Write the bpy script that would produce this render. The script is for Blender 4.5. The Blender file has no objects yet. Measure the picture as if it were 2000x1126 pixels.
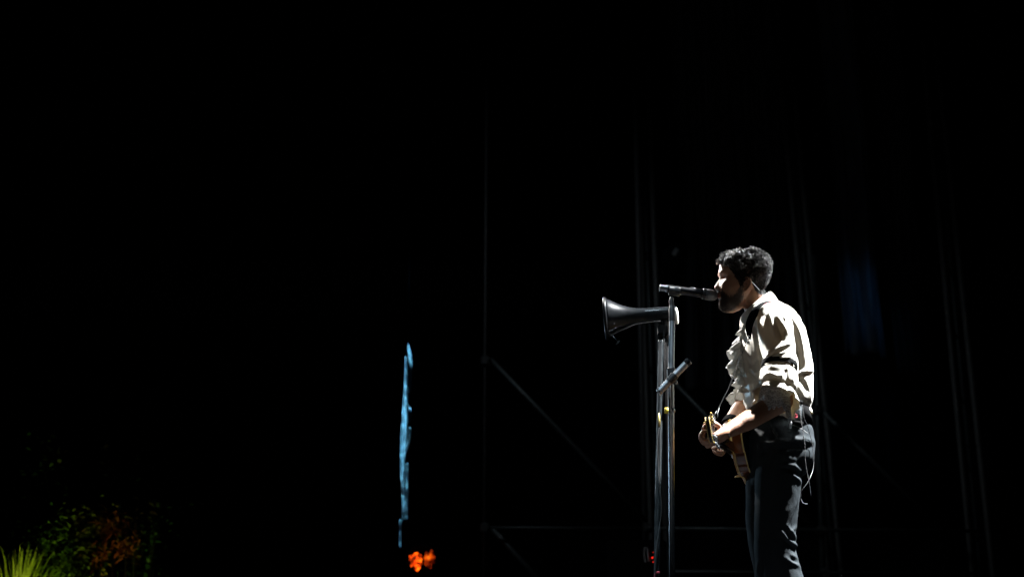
import bpy, math, random
import numpy as np
from mathutils import Vector, noise as mnoise

random.seed(7)
rng = np.random.default_rng(7)
SC = bpy.context.scene
COL = SC.collection
R = math.radians

# ---------------------------------------------------------------- camera
F_PX = 2600.0                      # focal length in photograph pixels (2000 wide)
PITCH = R(17.5)
CAM = Vector((0.0, 0.0, 1.6))
PY = 5.6                           # distance of the singer
cam_d = bpy.data.cameras.new("camera")
cam = bpy.data.objects.new("camera", cam_d)
COL.objects.link(cam)
cam.location = CAM
cam.rotation_euler = (R(90) + PITCH, 0, 0)
cam_d.sensor_width = 36.0
cam_d.lens = 36.0 * F_PX / 2000.0
cam_d.clip_start = 0.05
cam_d.clip_end = 500.0
cam_d.dof.use_dof = True
cam_d.dof.focus_distance = 5.75
cam_d.dof.aperture_fstop = 1.6
SC.camera = cam

# ---------------------------------------------------------------- world: night sky
W = bpy.data.worlds.new("World")
SC.world = W
W.use_nodes = True
nt = W.node_tree
bg = nt.nodes["Background"]
sky = nt.nodes.new("ShaderNodeTexSky")
sky.sky_type = 'NISHITA'
sky.sun_disc = False
sky.sun_elevation = R(-8)
sky.sun_rotation = R(120)
nt.links.new(sky.outputs[0], bg.inputs[0])
bg.inputs[1].default_value = 0.004

# ---------------------------------------------------------------- exposure
SC.view_settings.view_transform = 'Standard'
SC.view_settings.look = 'None'
SC.view_settings.exposure = 0.0
SC.view_settings.gamma = 1.0
SC.view_settings.use_curve_mapping = False
SC.cycles.use_denoising = True
SC.cycles.max_bounces = 6
SC.cycles.transparent_max_bounces = 12
SC.cycles.sample_clamp_indirect = 1.2
SC.cycles.sample_clamp_direct = 12.0
SC.cycles.use_adaptive_sampling = False

STAGE = 1.755                      # height of the stage deck


def at(px, py, Y=PY):
    dx = (px - 1000.0) / F_PX
    dy = (563.0 - py) / F_PX
    c, s = math.cos(PITCH), math.sin(PITCH)
    d = Vector((dx, c - dy * s, s + dy * c))
    return CAM + d * (Y / d.y)


def topx(v):
    """world points (n,3) -> photograph pixels (n,2), used only while sculpting folds"""
    v = np.asarray(v, float) - np.array(CAM)
    c, s = math.cos(PITCH), math.sin(PITCH)
    dep = v[:, 1] * c + v[:, 2] * s
    up = -v[:, 1] * s + v[:, 2] * c
    return np.stack([1000 + F_PX * v[:, 0] / dep, 563 - F_PX * up / dep], 1)


# ---------------------------------------------------------------- stage lamps (out of the frame) and added fill lamps
def spot(name, loc, target, power, color, angle, blend=0.4, size=0.08):
    ld = bpy.data.lights.new(name, 'SPOT')
    ld.energy = power
    ld.color = color
    ld.spot_size = R(angle)
    ld.spot_blend = blend
    ld.shadow_soft_size = size
    lo = bpy.data.objects.new(name, ld)
    COL.objects.link(lo)
    lo.location = loc
    lo.rotation_euler = (Vector(target) - Vector(loc)).to_track_quat('-Z', 'Y').to_euler()
    return lo


P0 = at(1500, 720)
spot("back_spot", P0 + Vector((3.1, 0.6, 5.1)), P0 + Vector((-0.1, 0, 0.2)), 30000, (0.95, 0.98, 1.0), 26, 0.5, 0.10)
spot("front_spot", P0 + Vector((-3.1, 4.7, 4.7)), P0 + Vector((-0.15, 0, 0.74)), 14000, (1.0, 0.97, 0.94), 16, 0.85, 0.08)
spot("fill_spot", P0 + Vector((-4.5, -8.6, 1.5)), P0 + Vector((0, 0, 0.2)), 34, (1.0, 0.90, 0.78), 11, 0.8, 0.25)  # weak fill added for the near side, stands in for bounced light
PS = at(1298, 800, 5.68)
spot("stand_fill", PS + Vector((-1.0, -1.9, 5.0)), PS, 2000, (0.66, 0.86, 1.0), 7.0, 0.7, 0.06)  # unseen narrow lamp added to brighten the stands and megaphone
spot("side_spot", PS + Vector((-3.0, 4.4, 0.75)), PS, 170, (0.50, 0.78, 1.0), 20, 0.8, 0.12)
spot("blue_wash", Vector((2.7, 8.9, 6.4)), at(1680, 600, 11.75), 46, (0.16, 0.5, 1.0), 17, 1.0, 0.15)
spot("scaffold_fill", Vector((-3.5, 6.4, 8.5)), at(1460, 1060, 10.4), 200, (0.80, 0.93, 1.0), 48, 1.0, 0.2)  # added wash that brings the scaffold out of the dark
spot("blue_slit", at(742, 500, 10.1) + Vector((0, 0, 2.5)), at(790, 815, 10.9), 4600, (0.20, 0.66, 1.0), 14, 0.9, 0.08)

# ================================================================ materials
MATS = {}


def mat(name, color, rough=0.6, metal=0.0, vary=0.0, scale=20.0, bump=0.0, bscale=60.0, spec=0.5,
        coat=0.0, sheen=0.0, sss=0.0, transl=0.0, tint=(1, .8, .5), stretch=None, rough_vary=0.0):
    m = bpy.data.materials.new(name)
    m.use_nodes = True
    n, l = m.node_tree.nodes, m.node_tree.links
    p = n["Principled BSDF"]
    p.inputs["Base Color"].default_value = (*color, 1)
    p.inputs["Roughness"].default_value = rough
    p.inputs["Metallic"].default_value = metal
    p.inputs["Specular IOR Level"].default_value = spec
    p.inputs["Coat Weight"].default_value = coat
    p.inputs["Sheen Weight"].default_value = sheen
    if sss:
        p.inputs["Subsurface Weight"].default_value = sss
        p.inputs["Subsurface Radius"].default_value = (0.008, 0.003, 0.0015)
        p.inputs["Subsurface Scale"].default_value = 1.0
    tc = n.new("ShaderNodeTexCoord")
    src = tc.outputs["Object"]
    if stretch:
        mp = n.new("ShaderNodeMapping")
        mp.inputs["Scale"].default_value = stretch
        l.new(src, mp.inputs[0])
        src = mp.outputs[0]
    if vary or rough_vary:
        t = n.new("ShaderNodeTexNoise")
        t.inputs["Scale"].default_value = scale
        t.inputs["Detail"].default_value = 5
        l.new(src, t.inputs["Vector"])
        if vary:
            mx = n.new("ShaderNodeMix")
            mx.data_type = 'RGBA'
            mx.inputs[6].default_value = (*[c * (1 - vary) for c in color], 1)
            mx.inputs[7].default_value = (*[min(1, c * (1 + vary)) for c in color], 1)
            l.new(t.outputs[0], mx.inputs[0])
            l.new(mx.outputs[2], p.inputs["Base Color"])
        if rough_vary:
            mr = n.new("ShaderNodeMapRange")
            mr.inputs[3].default_value = max(0.02, rough - rough_vary)
            mr.inputs[4].default_value = min(1, rough + rough_vary)
            l.new(t.outputs[0], mr.inputs[0])
            l.new(mr.outputs[0], p.inputs["Roughness"])
    if bump:
        t2 = n.new("ShaderNodeTexNoise")
        t2.inputs["Scale"].default_value = bscale
        t2.inputs["Detail"].default_value = 4
        l.new(src, t2.inputs["Vector"])
        b = n.new("ShaderNodeBump")
        b.inputs["Strength"].default_value = bump
        b.inputs["Distance"].default_value = 0.004
        l.new(t2.outputs[0], b.inputs["Height"])
        l.new(b.outputs[0], p.inputs["Normal"])
    if transl:
        tr = n.new("ShaderNodeBsdfTranslucent")
        tr.inputs[0].default_value = (color[0] * tint[0], color[1] * tint[1], color[2] * tint[2], 1)
        ms = n.new("ShaderNodeMixShader")
        ms.inputs[0].default_value = transl
        l.new(p.outputs[0], ms.inputs[1])
        l.new(tr.outputs[0], ms.inputs[2])
        l.new(ms.outputs[0], n["Material Output"].inputs[0])
    MATS[name] = m
    return m


def emit(name, color, strength):
    m = bpy.data.materials.new(name)
    m.use_nodes = True
    p = m.node_tree.nodes["Principled BSDF"]
    p.inputs["Base Color"].default_value = (*color, 1)
    p.inputs["Emission Color"].default_value = (*color, 1)
    p.inputs["Emission Strength"].default_value = strength
    MATS[name] = m
    return m


mat("black_void", (0.004, 0.004, 0.005), 1.0, spec=0.0)
mat("deck", (0.012, 0.012, 0.013), 0.85, vary=0.5, scale=6, spec=0.1)
mat("earth", (0.03, 0.026, 0.02), 0.95, vary=0.5, scale=3, bump=0.5, bscale=12)
mat("drape", (0.022, 0.024, 0.028), 0.95, spec=0.05, vary=0.5, scale=14, stretch=(1, 1, 0.25), bump=0.4, bscale=50)
mat("drape_lit", (0.05, 0.06, 0.075), 0.9, spec=0.1, vary=0.6, scale=9, stretch=(1, 1, 0.3), bump=0.6, bscale=30)  # black drape made paler and bluer, part of the blue light put in
mat("tube", (0.036, 0.042, 0.044), 0.5, metal=0.55, vary=0.4, scale=9, rough_vary=0.15)
mat("chord_grey", (0.085, 0.085, 0.085), 0.7, vary=0.3)
mat("tube_black", (0.02, 0.02, 0.022), 0.6, metal=0.2, vary=0.3)
mat("plastic_film", (0.60, 0.66, 0.70), 0.5, vary=0.25, scale=26, stretch=(1, 1, 0.08), bump=0.3, bscale=40)
mat("skin", (0.35, 0.185, 0.115), 0.48, vary=0.14, scale=40, bump=0.14, bscale=260, sss=0.12, spec=0.4)
mat("eye_white", (0.6, 0.57, 0.53), 0.15)
mat("eye_dark", (0.02, 0.012, 0.01), 0.1)
mat("lip", (0.34, 0.10, 0.09), 0.4, vary=0.15)
mat("scalp_hair", (0.006, 0.005, 0.005), 0.7, spec=0.15, vary=0.4, scale=80)
mat("hair", (0.010, 0.009, 0.0085), 0.30, vary=0.5, scale=70, spec=1.0, coat=0.7)
mat("beard", (0.035, 0.026, 0.02), 0.35, vary=0.7, scale=150, spec=0.6)
mat("arm_hair", (0.03, 0.018, 0.012), 0.4, spec=0.5)
mat("shirt", (0.84, 0.80, 0.70), 0.42, vary=0.04, scale=12, bump=0.03, bscale=420, sheen=0.1, transl=0.08, tint=(1, .9, .68))
mat("frill", (0.86, 0.855, 0.83), 0.6, vary=0.06, scale=60, bump=0.5, bscale=320, transl=0.45, tint=(1, .99, .96))
mat("trouser", (0.017, 0.023, 0.027), 0.75, vary=0.22, scale=160, bump=0.25, bscale=500, spec=0.12)
mat("black_cloth", (0.0028, 0.0028, 0.003), 0.95, spec=0.05, vary=0.3)
mat("black_leather", (0.011, 0.011, 0.012), 0.38, vary=0.3, bump=0.4, bscale=140)
mat("grey_leather", (0.05, 0.06, 0.065), 0.42, vary=0.45, scale=90, bump=1.0, bscale=110)
mat("gloss_black", (0.006, 0.006, 0.007), 0.22, spec=0.6, rough_vary=0.08, scale=30)
mat("satin_black", (0.012, 0.012, 0.013), 0.42, spec=0.5, rough_vary=0.12, scale=30)
mat("horn_black", (0.006, 0.007, 0.008), 0.24, spec=0.16, vary=0.25, scale=35, rough_vary=0.06, bump=0.05, bscale=200)
mat("chrome", (0.55, 0.58, 0.60), 0.24, metal=1.0, rough_vary=0.1, scale=25, stretch=(1, 1, 0.15))
mat("steel", (0.42, 0.45, 0.48), 0.42, metal=1.0, vary=0.2, scale=18, rough_vary=0.14, bump=0.15, bscale=60)
mat("mesh_grille", (0.12, 0.12, 0.125), 0.35, metal=0.9, bump=1.0, bscale=500)
mat("white_plastic", (0.62, 0.60, 0.53), 0.5, vary=0.08, scale=40)
mat("yellow_tape", (0.85, 0.62, 0.03), 0.6)
mat("red_tape", (0.62, 0.02, 0.05), 0.5)
mat("pink_thread", (0.55, 0.03, 0.06), 0.7)
mat("grey_thread", (0.16, 0.16, 0.16), 0.7)
mat("cord", (0.13, 0.13, 0.135), 0.5, vary=0.7, scale=160)
mat("wire", (0.55, 0.55, 0.55), 0.3)
mat("cable", (0.012, 0.012, 0.012), 0.5)
mat("sunburst", (0.13, 0.032, 0.007), 0.14, vary=0.8, scale=11, spec=0.6, coat=0.6, stretch=(1, 1, 1))
mat("guitar_dark", (0.012, 0.006, 0.005), 0.2, spec=0.5, coat=0.3)
mat("amber_top", (0.55, 0.27, 0.05), 0.2, vary=0.25, scale=12, coat=0.6)
mat("binding", (0.82, 0.60, 0.20), 0.4, vary=0.15, scale=40)
mat("rosewood", (0.03, 0.014, 0.009), 0.45, vary=0.3)
mat("gold", (0.85, 0.58, 0.20), 0.22, metal=1.0)
mat("case_black", (0.010, 0.010, 0.011), 0.6, vary=0.3)
mat("aluminium", (0.30, 0.31, 0.32), 0.4, metal=0.8, vary=0.25)
mat("leaf_green", (0.075, 0.12, 0.022), 0.5, vary=0.4, scale=6, transl=0.25)
mat("leaf_lime", (0.16, 0.19, 0.02), 0.5, vary=0.35, scale=9, transl=0.25)
mat("leaf_dark", (0.04, 0.075, 0.025), 0.55, vary=0.4, scale=6, transl=0.2)
mat("leaf_red", (0.15, 0.075, 0.022), 0.5, vary=0.35, scale=9, transl=0.25)
mat("twig", (0.012, 0.010, 0.007), 0.95, spec=0.1)
mat("bark", (0.06, 0.04, 0.025), 0.9, vary=0.4, bump=0.5)
emit("led_red", (1.0, 0.02, 0.01), 1.2)
emit("lamp_hot", (1.0, 0.30, 0.008), 2.0)
emit("lamp_ember", (1.0, 0.12, 0.004), 1.0)
emit("lamp_dull", (1.0, 0.07, 0.003), 0.4)


def lace_material():
    m = bpy.data.materials.new("lace")
    m.use_nodes = True
    n, l = m.node_tree.nodes, m.node_tree.links
    p = n["Principled BSDF"]
    p.inputs["Base Color"].default_value = (0.62, 0.64, 0.67, 1)
    p.inputs["Roughness"].default_value = 0.7
    tc = n.new("ShaderNodeTexCoord")
    v = n.new("ShaderNodeTexVoronoi")
    v.feature = 'DISTANCE_TO_EDGE'
    v.inputs["Scale"].default_value = 105
    l.new(tc.outputs["Object"], v.inputs["Vector"])
    w = n.new("ShaderNodeTexWave")
    w.wave_type = 'RINGS'
    w.inputs["Scale"].default_value = 24
    w.inputs["Distortion"].default_value = 14
    w.inputs["Detail"].default_value = 2
    l.new(tc.outputs["Object"], w.inputs["Vector"])
    a = n.new("ShaderNodeMath"); a.operation = 'LESS_THAN'; a.inputs[1].default_value = 0.055
    l.new(v.outputs["Distance"], a.inputs[0])
    b = n.new("ShaderNodeMath"); b.operation = 'GREATER_THAN'; b.inputs[1].default_value = 0.72
    l.new(w.outputs["Fac"], b.inputs[0])
    c = n.new("ShaderNodeMath"); c.operation = 'MAXIMUM'
    l.new(a.outputs[0], c.inputs[0]); l.new(b.outputs[0], c.inputs[1])
    d = n.new("ShaderNodeMath"); d.operation = 'MULTIPLY_ADD'
    d.inputs[1].default_value = 0.62; d.inputs[2].default_value = 0.36
    l.new(c.outputs[0], d.inputs[0])
    l.new(d.outputs[0], p.inputs["Alpha"])
    MATS["lace"] = m


lace_material()

# ================================================================ object helpers


def thing(name, label, cat, loc=(0, 0, 0), group=None):
    o = bpy.data.objects.new(name, None)
    o.empty_display_size = 0.1
    COL.objects.link(o)
    o.location = loc
    tag(o, label, cat, group)
    return o


def tag(o, label=None, cat=None, group=None, kind=None):
    if label: o["label"] = label
    if cat: o["category"] = cat
    if group: o["group"] = group
    if kind: o["kind"] = kind
    return o


def wloc(o):
    v = Vector((0, 0, 0))
    while o is not None:
        v += o.location
        o = o.parent
    return v


class MB:
    """collects shapes in world coordinates, builds ONE mesh object"""

    def __init__(self):
        self.v, self.f = [], []

    def add(self, v, f):
        b = len(self.v)
        self.v += [tuple(p) for p in v]
        self.f += [tuple(i + b for i in q) for q in f]
        return self

    def tube(self, path, radii, n=12, ratio=1.0, ref=None, sub=1, caps=True, round_caps=False):
        pts = [Vector(p) for p in path]
        rr = list(radii) if hasattr(radii, "__len__") else [radii] * len(pts)
        if sub > 1:
            pts, rr = spline(pts, rr, sub)
        rr = [r if hasattr(r, "__len__") else (r, r * ratio) for r in rr]
        if round_caps:
            d0 = (pts[0] - pts[1]).normalized(); d1 = (pts[-1] - pts[-2]).normalized()
            r0, r1 = rr[0], rr[-1]
            m0, m1 = min(r0), min(r1)
            pre = [(pts[0] + d0 * m0 * s, (r0[0] * c, r0[1] * c)) for s, c in ((0.95, 0.3), (0.75, 0.66), (0.4, 0.92))]
            post = [(pts[-1] + d1 * m1 * s, (r1[0] * c, r1[1] * c)) for s, c in ((0.4, 0.92), (0.75, 0.66), (0.95, 0.3))]
            pts = [a for a, _ in pre] + pts + [a for a, _ in post]
            rr = [b for _, b in pre] + rr + [b for _, b in post]
        m = len(pts)
        tang = [(pts[min(i + 1, m - 1)] - pts[max(i - 1, 0)]).normalized() for i in range(m)]
        u = Vector(ref) if ref is not None else Vector((0, 1, 0))
        if abs(u.dot(tang[0])) > 0.95:
            u = Vector((1, 0, 0))
        V, Fc = [], []
        for i in range(m):
            u = (u - tang[i] * u.dot(tang[i])).normalized()
            w = tang[i].cross(u)
            for k in range(n):
                a = 2 * math.pi * k / n
                V.append(pts[i] + u * (math.cos(a) * rr[i][0]) + w * (math.sin(a) * rr[i][1]))
        for i in range(m - 1):
            for k in range(n):
                k2 = (k + 1) % n
                Fc.append((i * n + k, i * n + k2, (i + 1) * n + k2, (i + 1) * n + k))
        if caps:
            Fc.append(tuple(range(n - 1, -1, -1)))
            Fc.append(tuple((m - 1) * n + k for k in range(n)))
        return self.add(V, Fc)

    def lathe(self, base, axis, prof, n=32, caps=True):
        """prof: list of (distance along axis, radius)"""
        axis = Vector(axis).normalized()
        base = Vector(base)
        u = axis.orthogonal().normalized()
        w = axis.cross(u)
        V, Fc = [], []
        for d, r in prof:
            for k in range(n):
                a = 2 * math.pi * k / n
                V.append(base + axis * d + u * (math.cos(a) * r) + w * (math.sin(a) * r))
        m = len(prof)
        for i in range(m - 1):
            for k in range(n):
                k2 = (k + 1) % n
                Fc.append((i * n + k, i * n + k2, (i + 1) * n + k2, (i + 1) * n + k))
        if caps:
            Fc.append(tuple(range(n - 1, -1, -1)))
            Fc.append(tuple((m - 1) * n + k for k in range(n)))
        return self.add(V, Fc)

    def box(self, c, ax, ay, az, bev=0.0):
        """box from centre and three half-extent vectors"""
        c, ax, ay, az = Vector(c), Vector(ax), Vector(ay), Vector(az)
        if bev <= 0:
            V = [c + ax * i + ay * j + az * k for i in (-1, 1) for j in (-1, 1) for k in (-1, 1)]
            return self.add(V, [(0, 1, 3, 2), (4, 6, 7, 5), (0, 4, 5, 1), (2, 3, 7, 6), (0, 2, 6, 4), (1, 5, 7, 3)])
        lx, ly, lz = ax.length, ay.length, az.length
        ux, uy, uz = ax / lx, ay / ly, az / lz
        V, Fc = [], []
        prof = [(-lz, -bev), (-lz + bev, 0), (lz - bev, 0), (lz, -bev)]
        out = [(1, 0.0), (1, 1)]
        ring = []
        for z, ins in prof:
            X, Y = lx + ins, ly + ins
            b = bev
            ring.append([c + ux * x + uy * y + uz * z for x, y in
                         ((X, Y - b), (X - b, Y), (-X + b, Y), (-X, Y - b), (-X, -Y + b), (-X + b, -Y), (X - b, -Y), (X, -Y + b))])
        for r_ in ring: V += r_
        for i in range(3):
            for k in range(8):
                k2 = (k + 1) % 8
                Fc.append((i * 8 + k, i * 8 + k2, i * 8 + 8 + k2, i * 8 + 8 + k))
        Fc.append(tuple(range(7, -1, -1))); Fc.append(tuple(24 + k for k in range(8)))
        return self.add(V, Fc)

    def grid(self, pts):
        """pts: rows of points -> quad sheet"""
        m, n = len(pts), len(pts[0])
        V = [p for row in pts for p in row]
        Fc = [(i * n + k, i * n + k + 1, (i + 1) * n + k + 1, (i + 1) * n + k) for i in range(m - 1) for k in range(n - 1)]
        return self.add(V, Fc)

    def mesh(self, name="m"):
        me = bpy.data.meshes.new(name)
        me.from_pydata([tuple(p) for p in self.v], [], self.f)
        me.update()
        return me

    def build(self, name, m, parent=None, smooth=True, solid=0.0, sharp=None):
        o = make(name, self.mesh(name), m, parent, smooth)
        if solid:
            md = o.modifiers.new("thickness", 'SOLIDIFY')
            md.thickness = solid
            md.offset = 0
        if sharp:
            o.data.set_sharp_from_angle(angle=R(sharp))
        return o


def spline(pts, rr, sub):
    P, Q = [], []
    m = len(pts)
    rr = [r if hasattr(r, "__len__") else (r, r) for r in rr]
    for i in range(m - 1):
        p0, p1, p2, p3 = pts[max(i - 1, 0)], pts[i], pts[i + 1], pts[min(i + 2, m - 1)]
        for s in range(sub):
            t = s / sub
            P.append(0.5 * ((2 * p1) + (p2 - p0) * t + (2 * p0 - 5 * p1 + 4 * p2 - p3) * t * t + (3 * p1 - p0 - 3 * p2 + p3) * t ** 3))
            tt = t * t * (3 - 2 * t)
            Q.append(tuple(a + (b - a) * tt for a, b in zip(rr[i], rr[i + 1])))
    P.append(pts[-1]); Q.append(rr[-1])
    return P, Q


def make(name, me, m, parent=None, smooth=True):
    o = bpy.data.objects.new(name, me)
    COL.objects.link(o)
    if parent is not None:
        off = wloc(parent)
        n = len(me.vertices)
        co = np.empty(n * 3, np.float32)
        me.vertices.foreach_get("co", co)
        co = co.reshape(-1, 3) - np.array(off, np.float32)
        me.vertices.foreach_set("co", co.ravel())
        me.update()
        o.parent = parent
    if m is not None:
        me.materials.append(MATS[m] if isinstance(m, str) else m)
    if smooth:
        me.shade_smooth()
    return o


def remesh(mb, voxel, smooth_it=4, smooth_f=0.5):
    """fuse overlapping closed shapes into one continuous surface"""
    me = mb.mesh("tmp")
    o = bpy.data.objects.new("tmp", me)
    COL.objects.link(o)
    md = o.modifiers.new("r", 'REMESH')
    md.mode = 'VOXEL'
    md.voxel_size = voxel
    if smooth_it:
        s = o.modifiers.new("s", 'SMOOTH')
        s.iterations = smooth_it
        s.factor = smooth_f
    dg = bpy.context.evaluated_depsgraph_get()
    dg.update()
    out = bpy.data.meshes.new_from_object(o.evaluated_get(dg))
    bpy.data.objects.remove(o)
    bpy.data.meshes.remove(me)
    return out


def getco(me):
    a = np.empty(len(me.vertices) * 3, np.float32)
    me.vertices.foreach_get("co", a)
    return a.reshape(-1, 3).astype(float)


def getno(me):
    a = np.empty(len(me.vertices) * 3, np.float32)
    me.vertex_normals.foreach_get("vector", a)
    return a.reshape(-1, 3).astype(float)


def setco(me, co):
    me.vertices.foreach_set("co", co.astype(np.float32).ravel())
    me.update()


def sculpt(me, strokes, ymax=None, gain=1.0, sharp=2.0):
    """each stroke: (polyline on the near side, width, height mm); gaussian ridges or valleys along it"""
    co, no = getco(me), getno(me)
    q = topx(co)
    face = np.clip(-no[:, 1] * 1.6 + 0.35, 0, 1)
    if ymax is not None:
        face = face * (co[:, 1] < ymax)
    disp = np.zeros(len(co))
    for st in strokes:
        poly, wd, amp = st[0], st[1], st[2]
        P = np.array(poly, float)
        seg = np.linalg.norm(np.diff(P, axis=0), axis=1)
        tot = seg.sum()
        best = np.full(len(co), 1e9)
        tb = np.zeros(len(co))
        acc = 0.0
        for i in range(len(P) - 1):
            a, d = P[i], P[i + 1] - P[i]
            t = np.clip(((q - a) @ d) / (d @ d), 0, 1)
            dist = np.linalg.norm(q - a - t[:, None] * d, axis=1)
            m = dist < best
            best[m] = dist[m]
            tb[m] = (acc + t[m] * seg[i]) / tot
            acc += seg[i]
        taper = np.sin(np.pi * np.clip(tb * 0.86 + 0.07, 0, 1)) ** 0.6
        disp += amp * gain * 0.001 * taper * np.exp(-(best / wd) ** sharp)
    co += no * (disp * face)[:, None]
    setco(me, co)


def wrinkle(me, amp, freq, seed=0.0, mask=None):
    co, no = getco(me), getno(me)
    s = seed
    w = np.zeros(len(co))
    for k in range(5):
        d = np.array([math.sin(s + k * 2.1), math.cos(s * 1.7 + k * 1.3), math.sin(s * 0.6 + k * 4.1)])
        d /= np.linalg.norm(d)
        e = np.array([d[1], -d[2], d[0]])
        f = freq * (0.7 + 0.45 * k)
        ph = co @ d * f + 1.6 * np.sin(co @ e * f * 0.6 + k + s)
        w += (1 - np.abs(np.sin(ph))) ** 2 / (1 + 0.5 * k) - 0.25
    w *= amp
    if mask is not None:
        w *= mask(co)
    setco(me, co + no * w[:, None])


# ================================================================ setting
mb = MB(); mb.grid([[(-120, -60, 0), (120, -60, 0)], [(-120, 160, 0), (120, 160, 0)]])
tag(mb.build("ground", "earth", smooth=False), kind="structure")
mb = MB(); mb.box((0, 9.6, STAGE / 2 + 0.002), (11, 0, 0), (0, 5.4, 0), (0, 0, STAGE / 2 - 0.002))
tag(mb.build("stage_deck", "deck", smooth=False), kind="structure")
mb = MB()
rows = []
for zz in np.linspace(STAGE, 13.0, 8):
    rows.append([(x, 13.4 + 0.06 * math.sin(x * 5.2) + 0.03 * math.sin(x * 11 + 1), zz) for x in np.linspace(-11, 11, 260)])
mb.grid(rows)
tag(mb.build("stage_back_wall", "black_void"), kind="structure")


def drape(name, x0, x1, ztop, zbot, Y, folds, depth, m, label, seed, lean=0.0):
    """a hanging cloth, gathered at the top, folds opening downwards"""
    t = random.Random(seed)
    ph = [t.uniform(0, 6.28) for _ in range(5)]
    mb = MB()
    rows = []
    for i, s in enumerate(np.linspace(0, 1, 90)):
        z = ztop + (zbot - ztop) * s
        row = []
        for u in np.linspace(0, 1, 150):
            x = x0 + (x1 - x0) * u + lean * s + 0.02 * math.sin(9 * s + ph[0]) * s
            a = folds * 6.283 * u + 0.7 * math.sin(3 * s + ph[1]) + 1.1 * math.sin(5 * u + ph[2])
            y = Y + depth * (0.6 + 0.5 * s) * (math.sin(a) + 0.35 * math.sin(2.3 * a + ph[3] + 2 * s)) + 0.04 * math.sin(4 * s + 7 * u + ph[4]) * s + 0.06 * mnoise.noise((u * 7 + seed, s * 5, seed)) + 0.03 * mnoise.noise((u * 16, s * 13, seed))
            row.append((x, y, z + 0.02 * math.sin(17 * u) * s))
        rows.append(row)
    mb.grid(rows)
    o = mb.build(name, m, solid=0.004)
    return tag(o, label, "curtain")


def xz(px, py, Y):
    p = at(px, py, Y)
    return p.x, p.z


for (pa, pb, pt, pbm, Y, fo, dp, m, lab, sd, ln) in (
    (1322, 1580, 430, 760, 11.9, 9, 0.05, "drape", "dark folded curtain hanging directly behind the singer's head and microphone", 3, 0.05),
    (1618, 1720, 430, 692, 11.7, 2.6, 0.07, "drape_lit", "narrow crumpled curtain catching dim blue light, right of the singer's back", 11, 0.08),
    (1722, 1815, 480, 730, 12.1, 4, 0.05, "drape", "black curtain with thin faint folds between the two right towers", 5, 0.05),
):
    x0, zt = xz(pa, pt, Y); x1, zb = xz(pb, pbm, Y)
    drape("curtain", x0, x1, 9.5, zb, Y, fo, dp, m, lab, sd, ln)

# ---------------------------------------------------------------- scaffold frame behind the singer
YS = 10.2


def pipe(name, a, b, r, m, parent, n=10, sag=0.0):
    mb = MB()
    a, b = Vector(a), Vector(b)
    mid = (a + b) / 2 + Vector((0, 0, -sag))
    mb.tube([a, mid, b], r, n)
    return mb.build(name, m, parent)


def coupler(p, parent, r=0.034):
    mb = MB()
    p = Vector(p)
    mb.box(p, (r, 0, 0), (0, r * 0.9, 0), (0, 0, r * 1.1), bev=0.012)
    mb.tube([p + Vector((r * 0.6, -r, 0)), p + Vector((r * 0.6, -r - 0.035, 0))], 0.014, 6)
    return mb.build("coupler", "tube_black", parent, smooth=False)


base = at(948, 1126, YS); base.z = STAGE
sc = thing("scaffold_frame", "grey tube scaffold frame with long diagonal braces behind the microphone stands", "scaffold", base)


def dn(px, py, Y):                # continue an upright down to the deck
    a, b = at(px[0], py[0], Y), at(px[1], py[1], Y)
    t = (STAGE - a.z) / (b.z - a.z)
    return a, a + (b - a) * t


a, b = dn((951, 945), (120, 1120), YS); pipe("upright", a, b, 0.010, "tube_black", sc)
a, b = dn((1604, 1609), (850, 1090), YS + 0.2); pipe("upright", at(1588, 500, YS + 0.2), b, 0.022, "tube", sc)
a, b = dn((1238, 1262), (60, 1110), YS + 0.25); pipe("upright", a, b, 0.022, "tube_black", sc)
pipe("brace", at(958, 700, YS + 0.06), at(1262, 1016, YS + 0.06), 0.017, "tube", sc)
pipe("brace", at(962, 1032, YS + 0.06), at(1075, 1155, YS + 0.06), 0.019, "tube", sc)
pipe("brace", at(1306, 735, YS + 0.10), at(1606, 1046, YS + 0.10), 0.018, "tube", sc)
pipe("brace", at(1596, 792, YS + 0.12), at(1832, 1026, YS + 0.12), 0.018, "tube", sc)
pipe("ledger", at(940, 1029, YS - 0.02), at(1262, 1031, YS - 0.02), 0.010, "tube", sc)
pipe("ledger", at(1262, 1031, YS - 0.06), at(1910, 1036, YS - 0.06), 0.014, "tube", sc)
pipe("ledger", at(1195, 1115, YS - 0.04), at(1910, 1119, YS - 0.04), 0.013, "tube", sc)
for px, py in ((948, 704), (947, 1030), (1265, 1030), (1605, 1035), (1598, 800), (1612, 1118), (1265, 1116)):
    coupler(at(px, py, YS - 0.02), sc)


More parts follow.
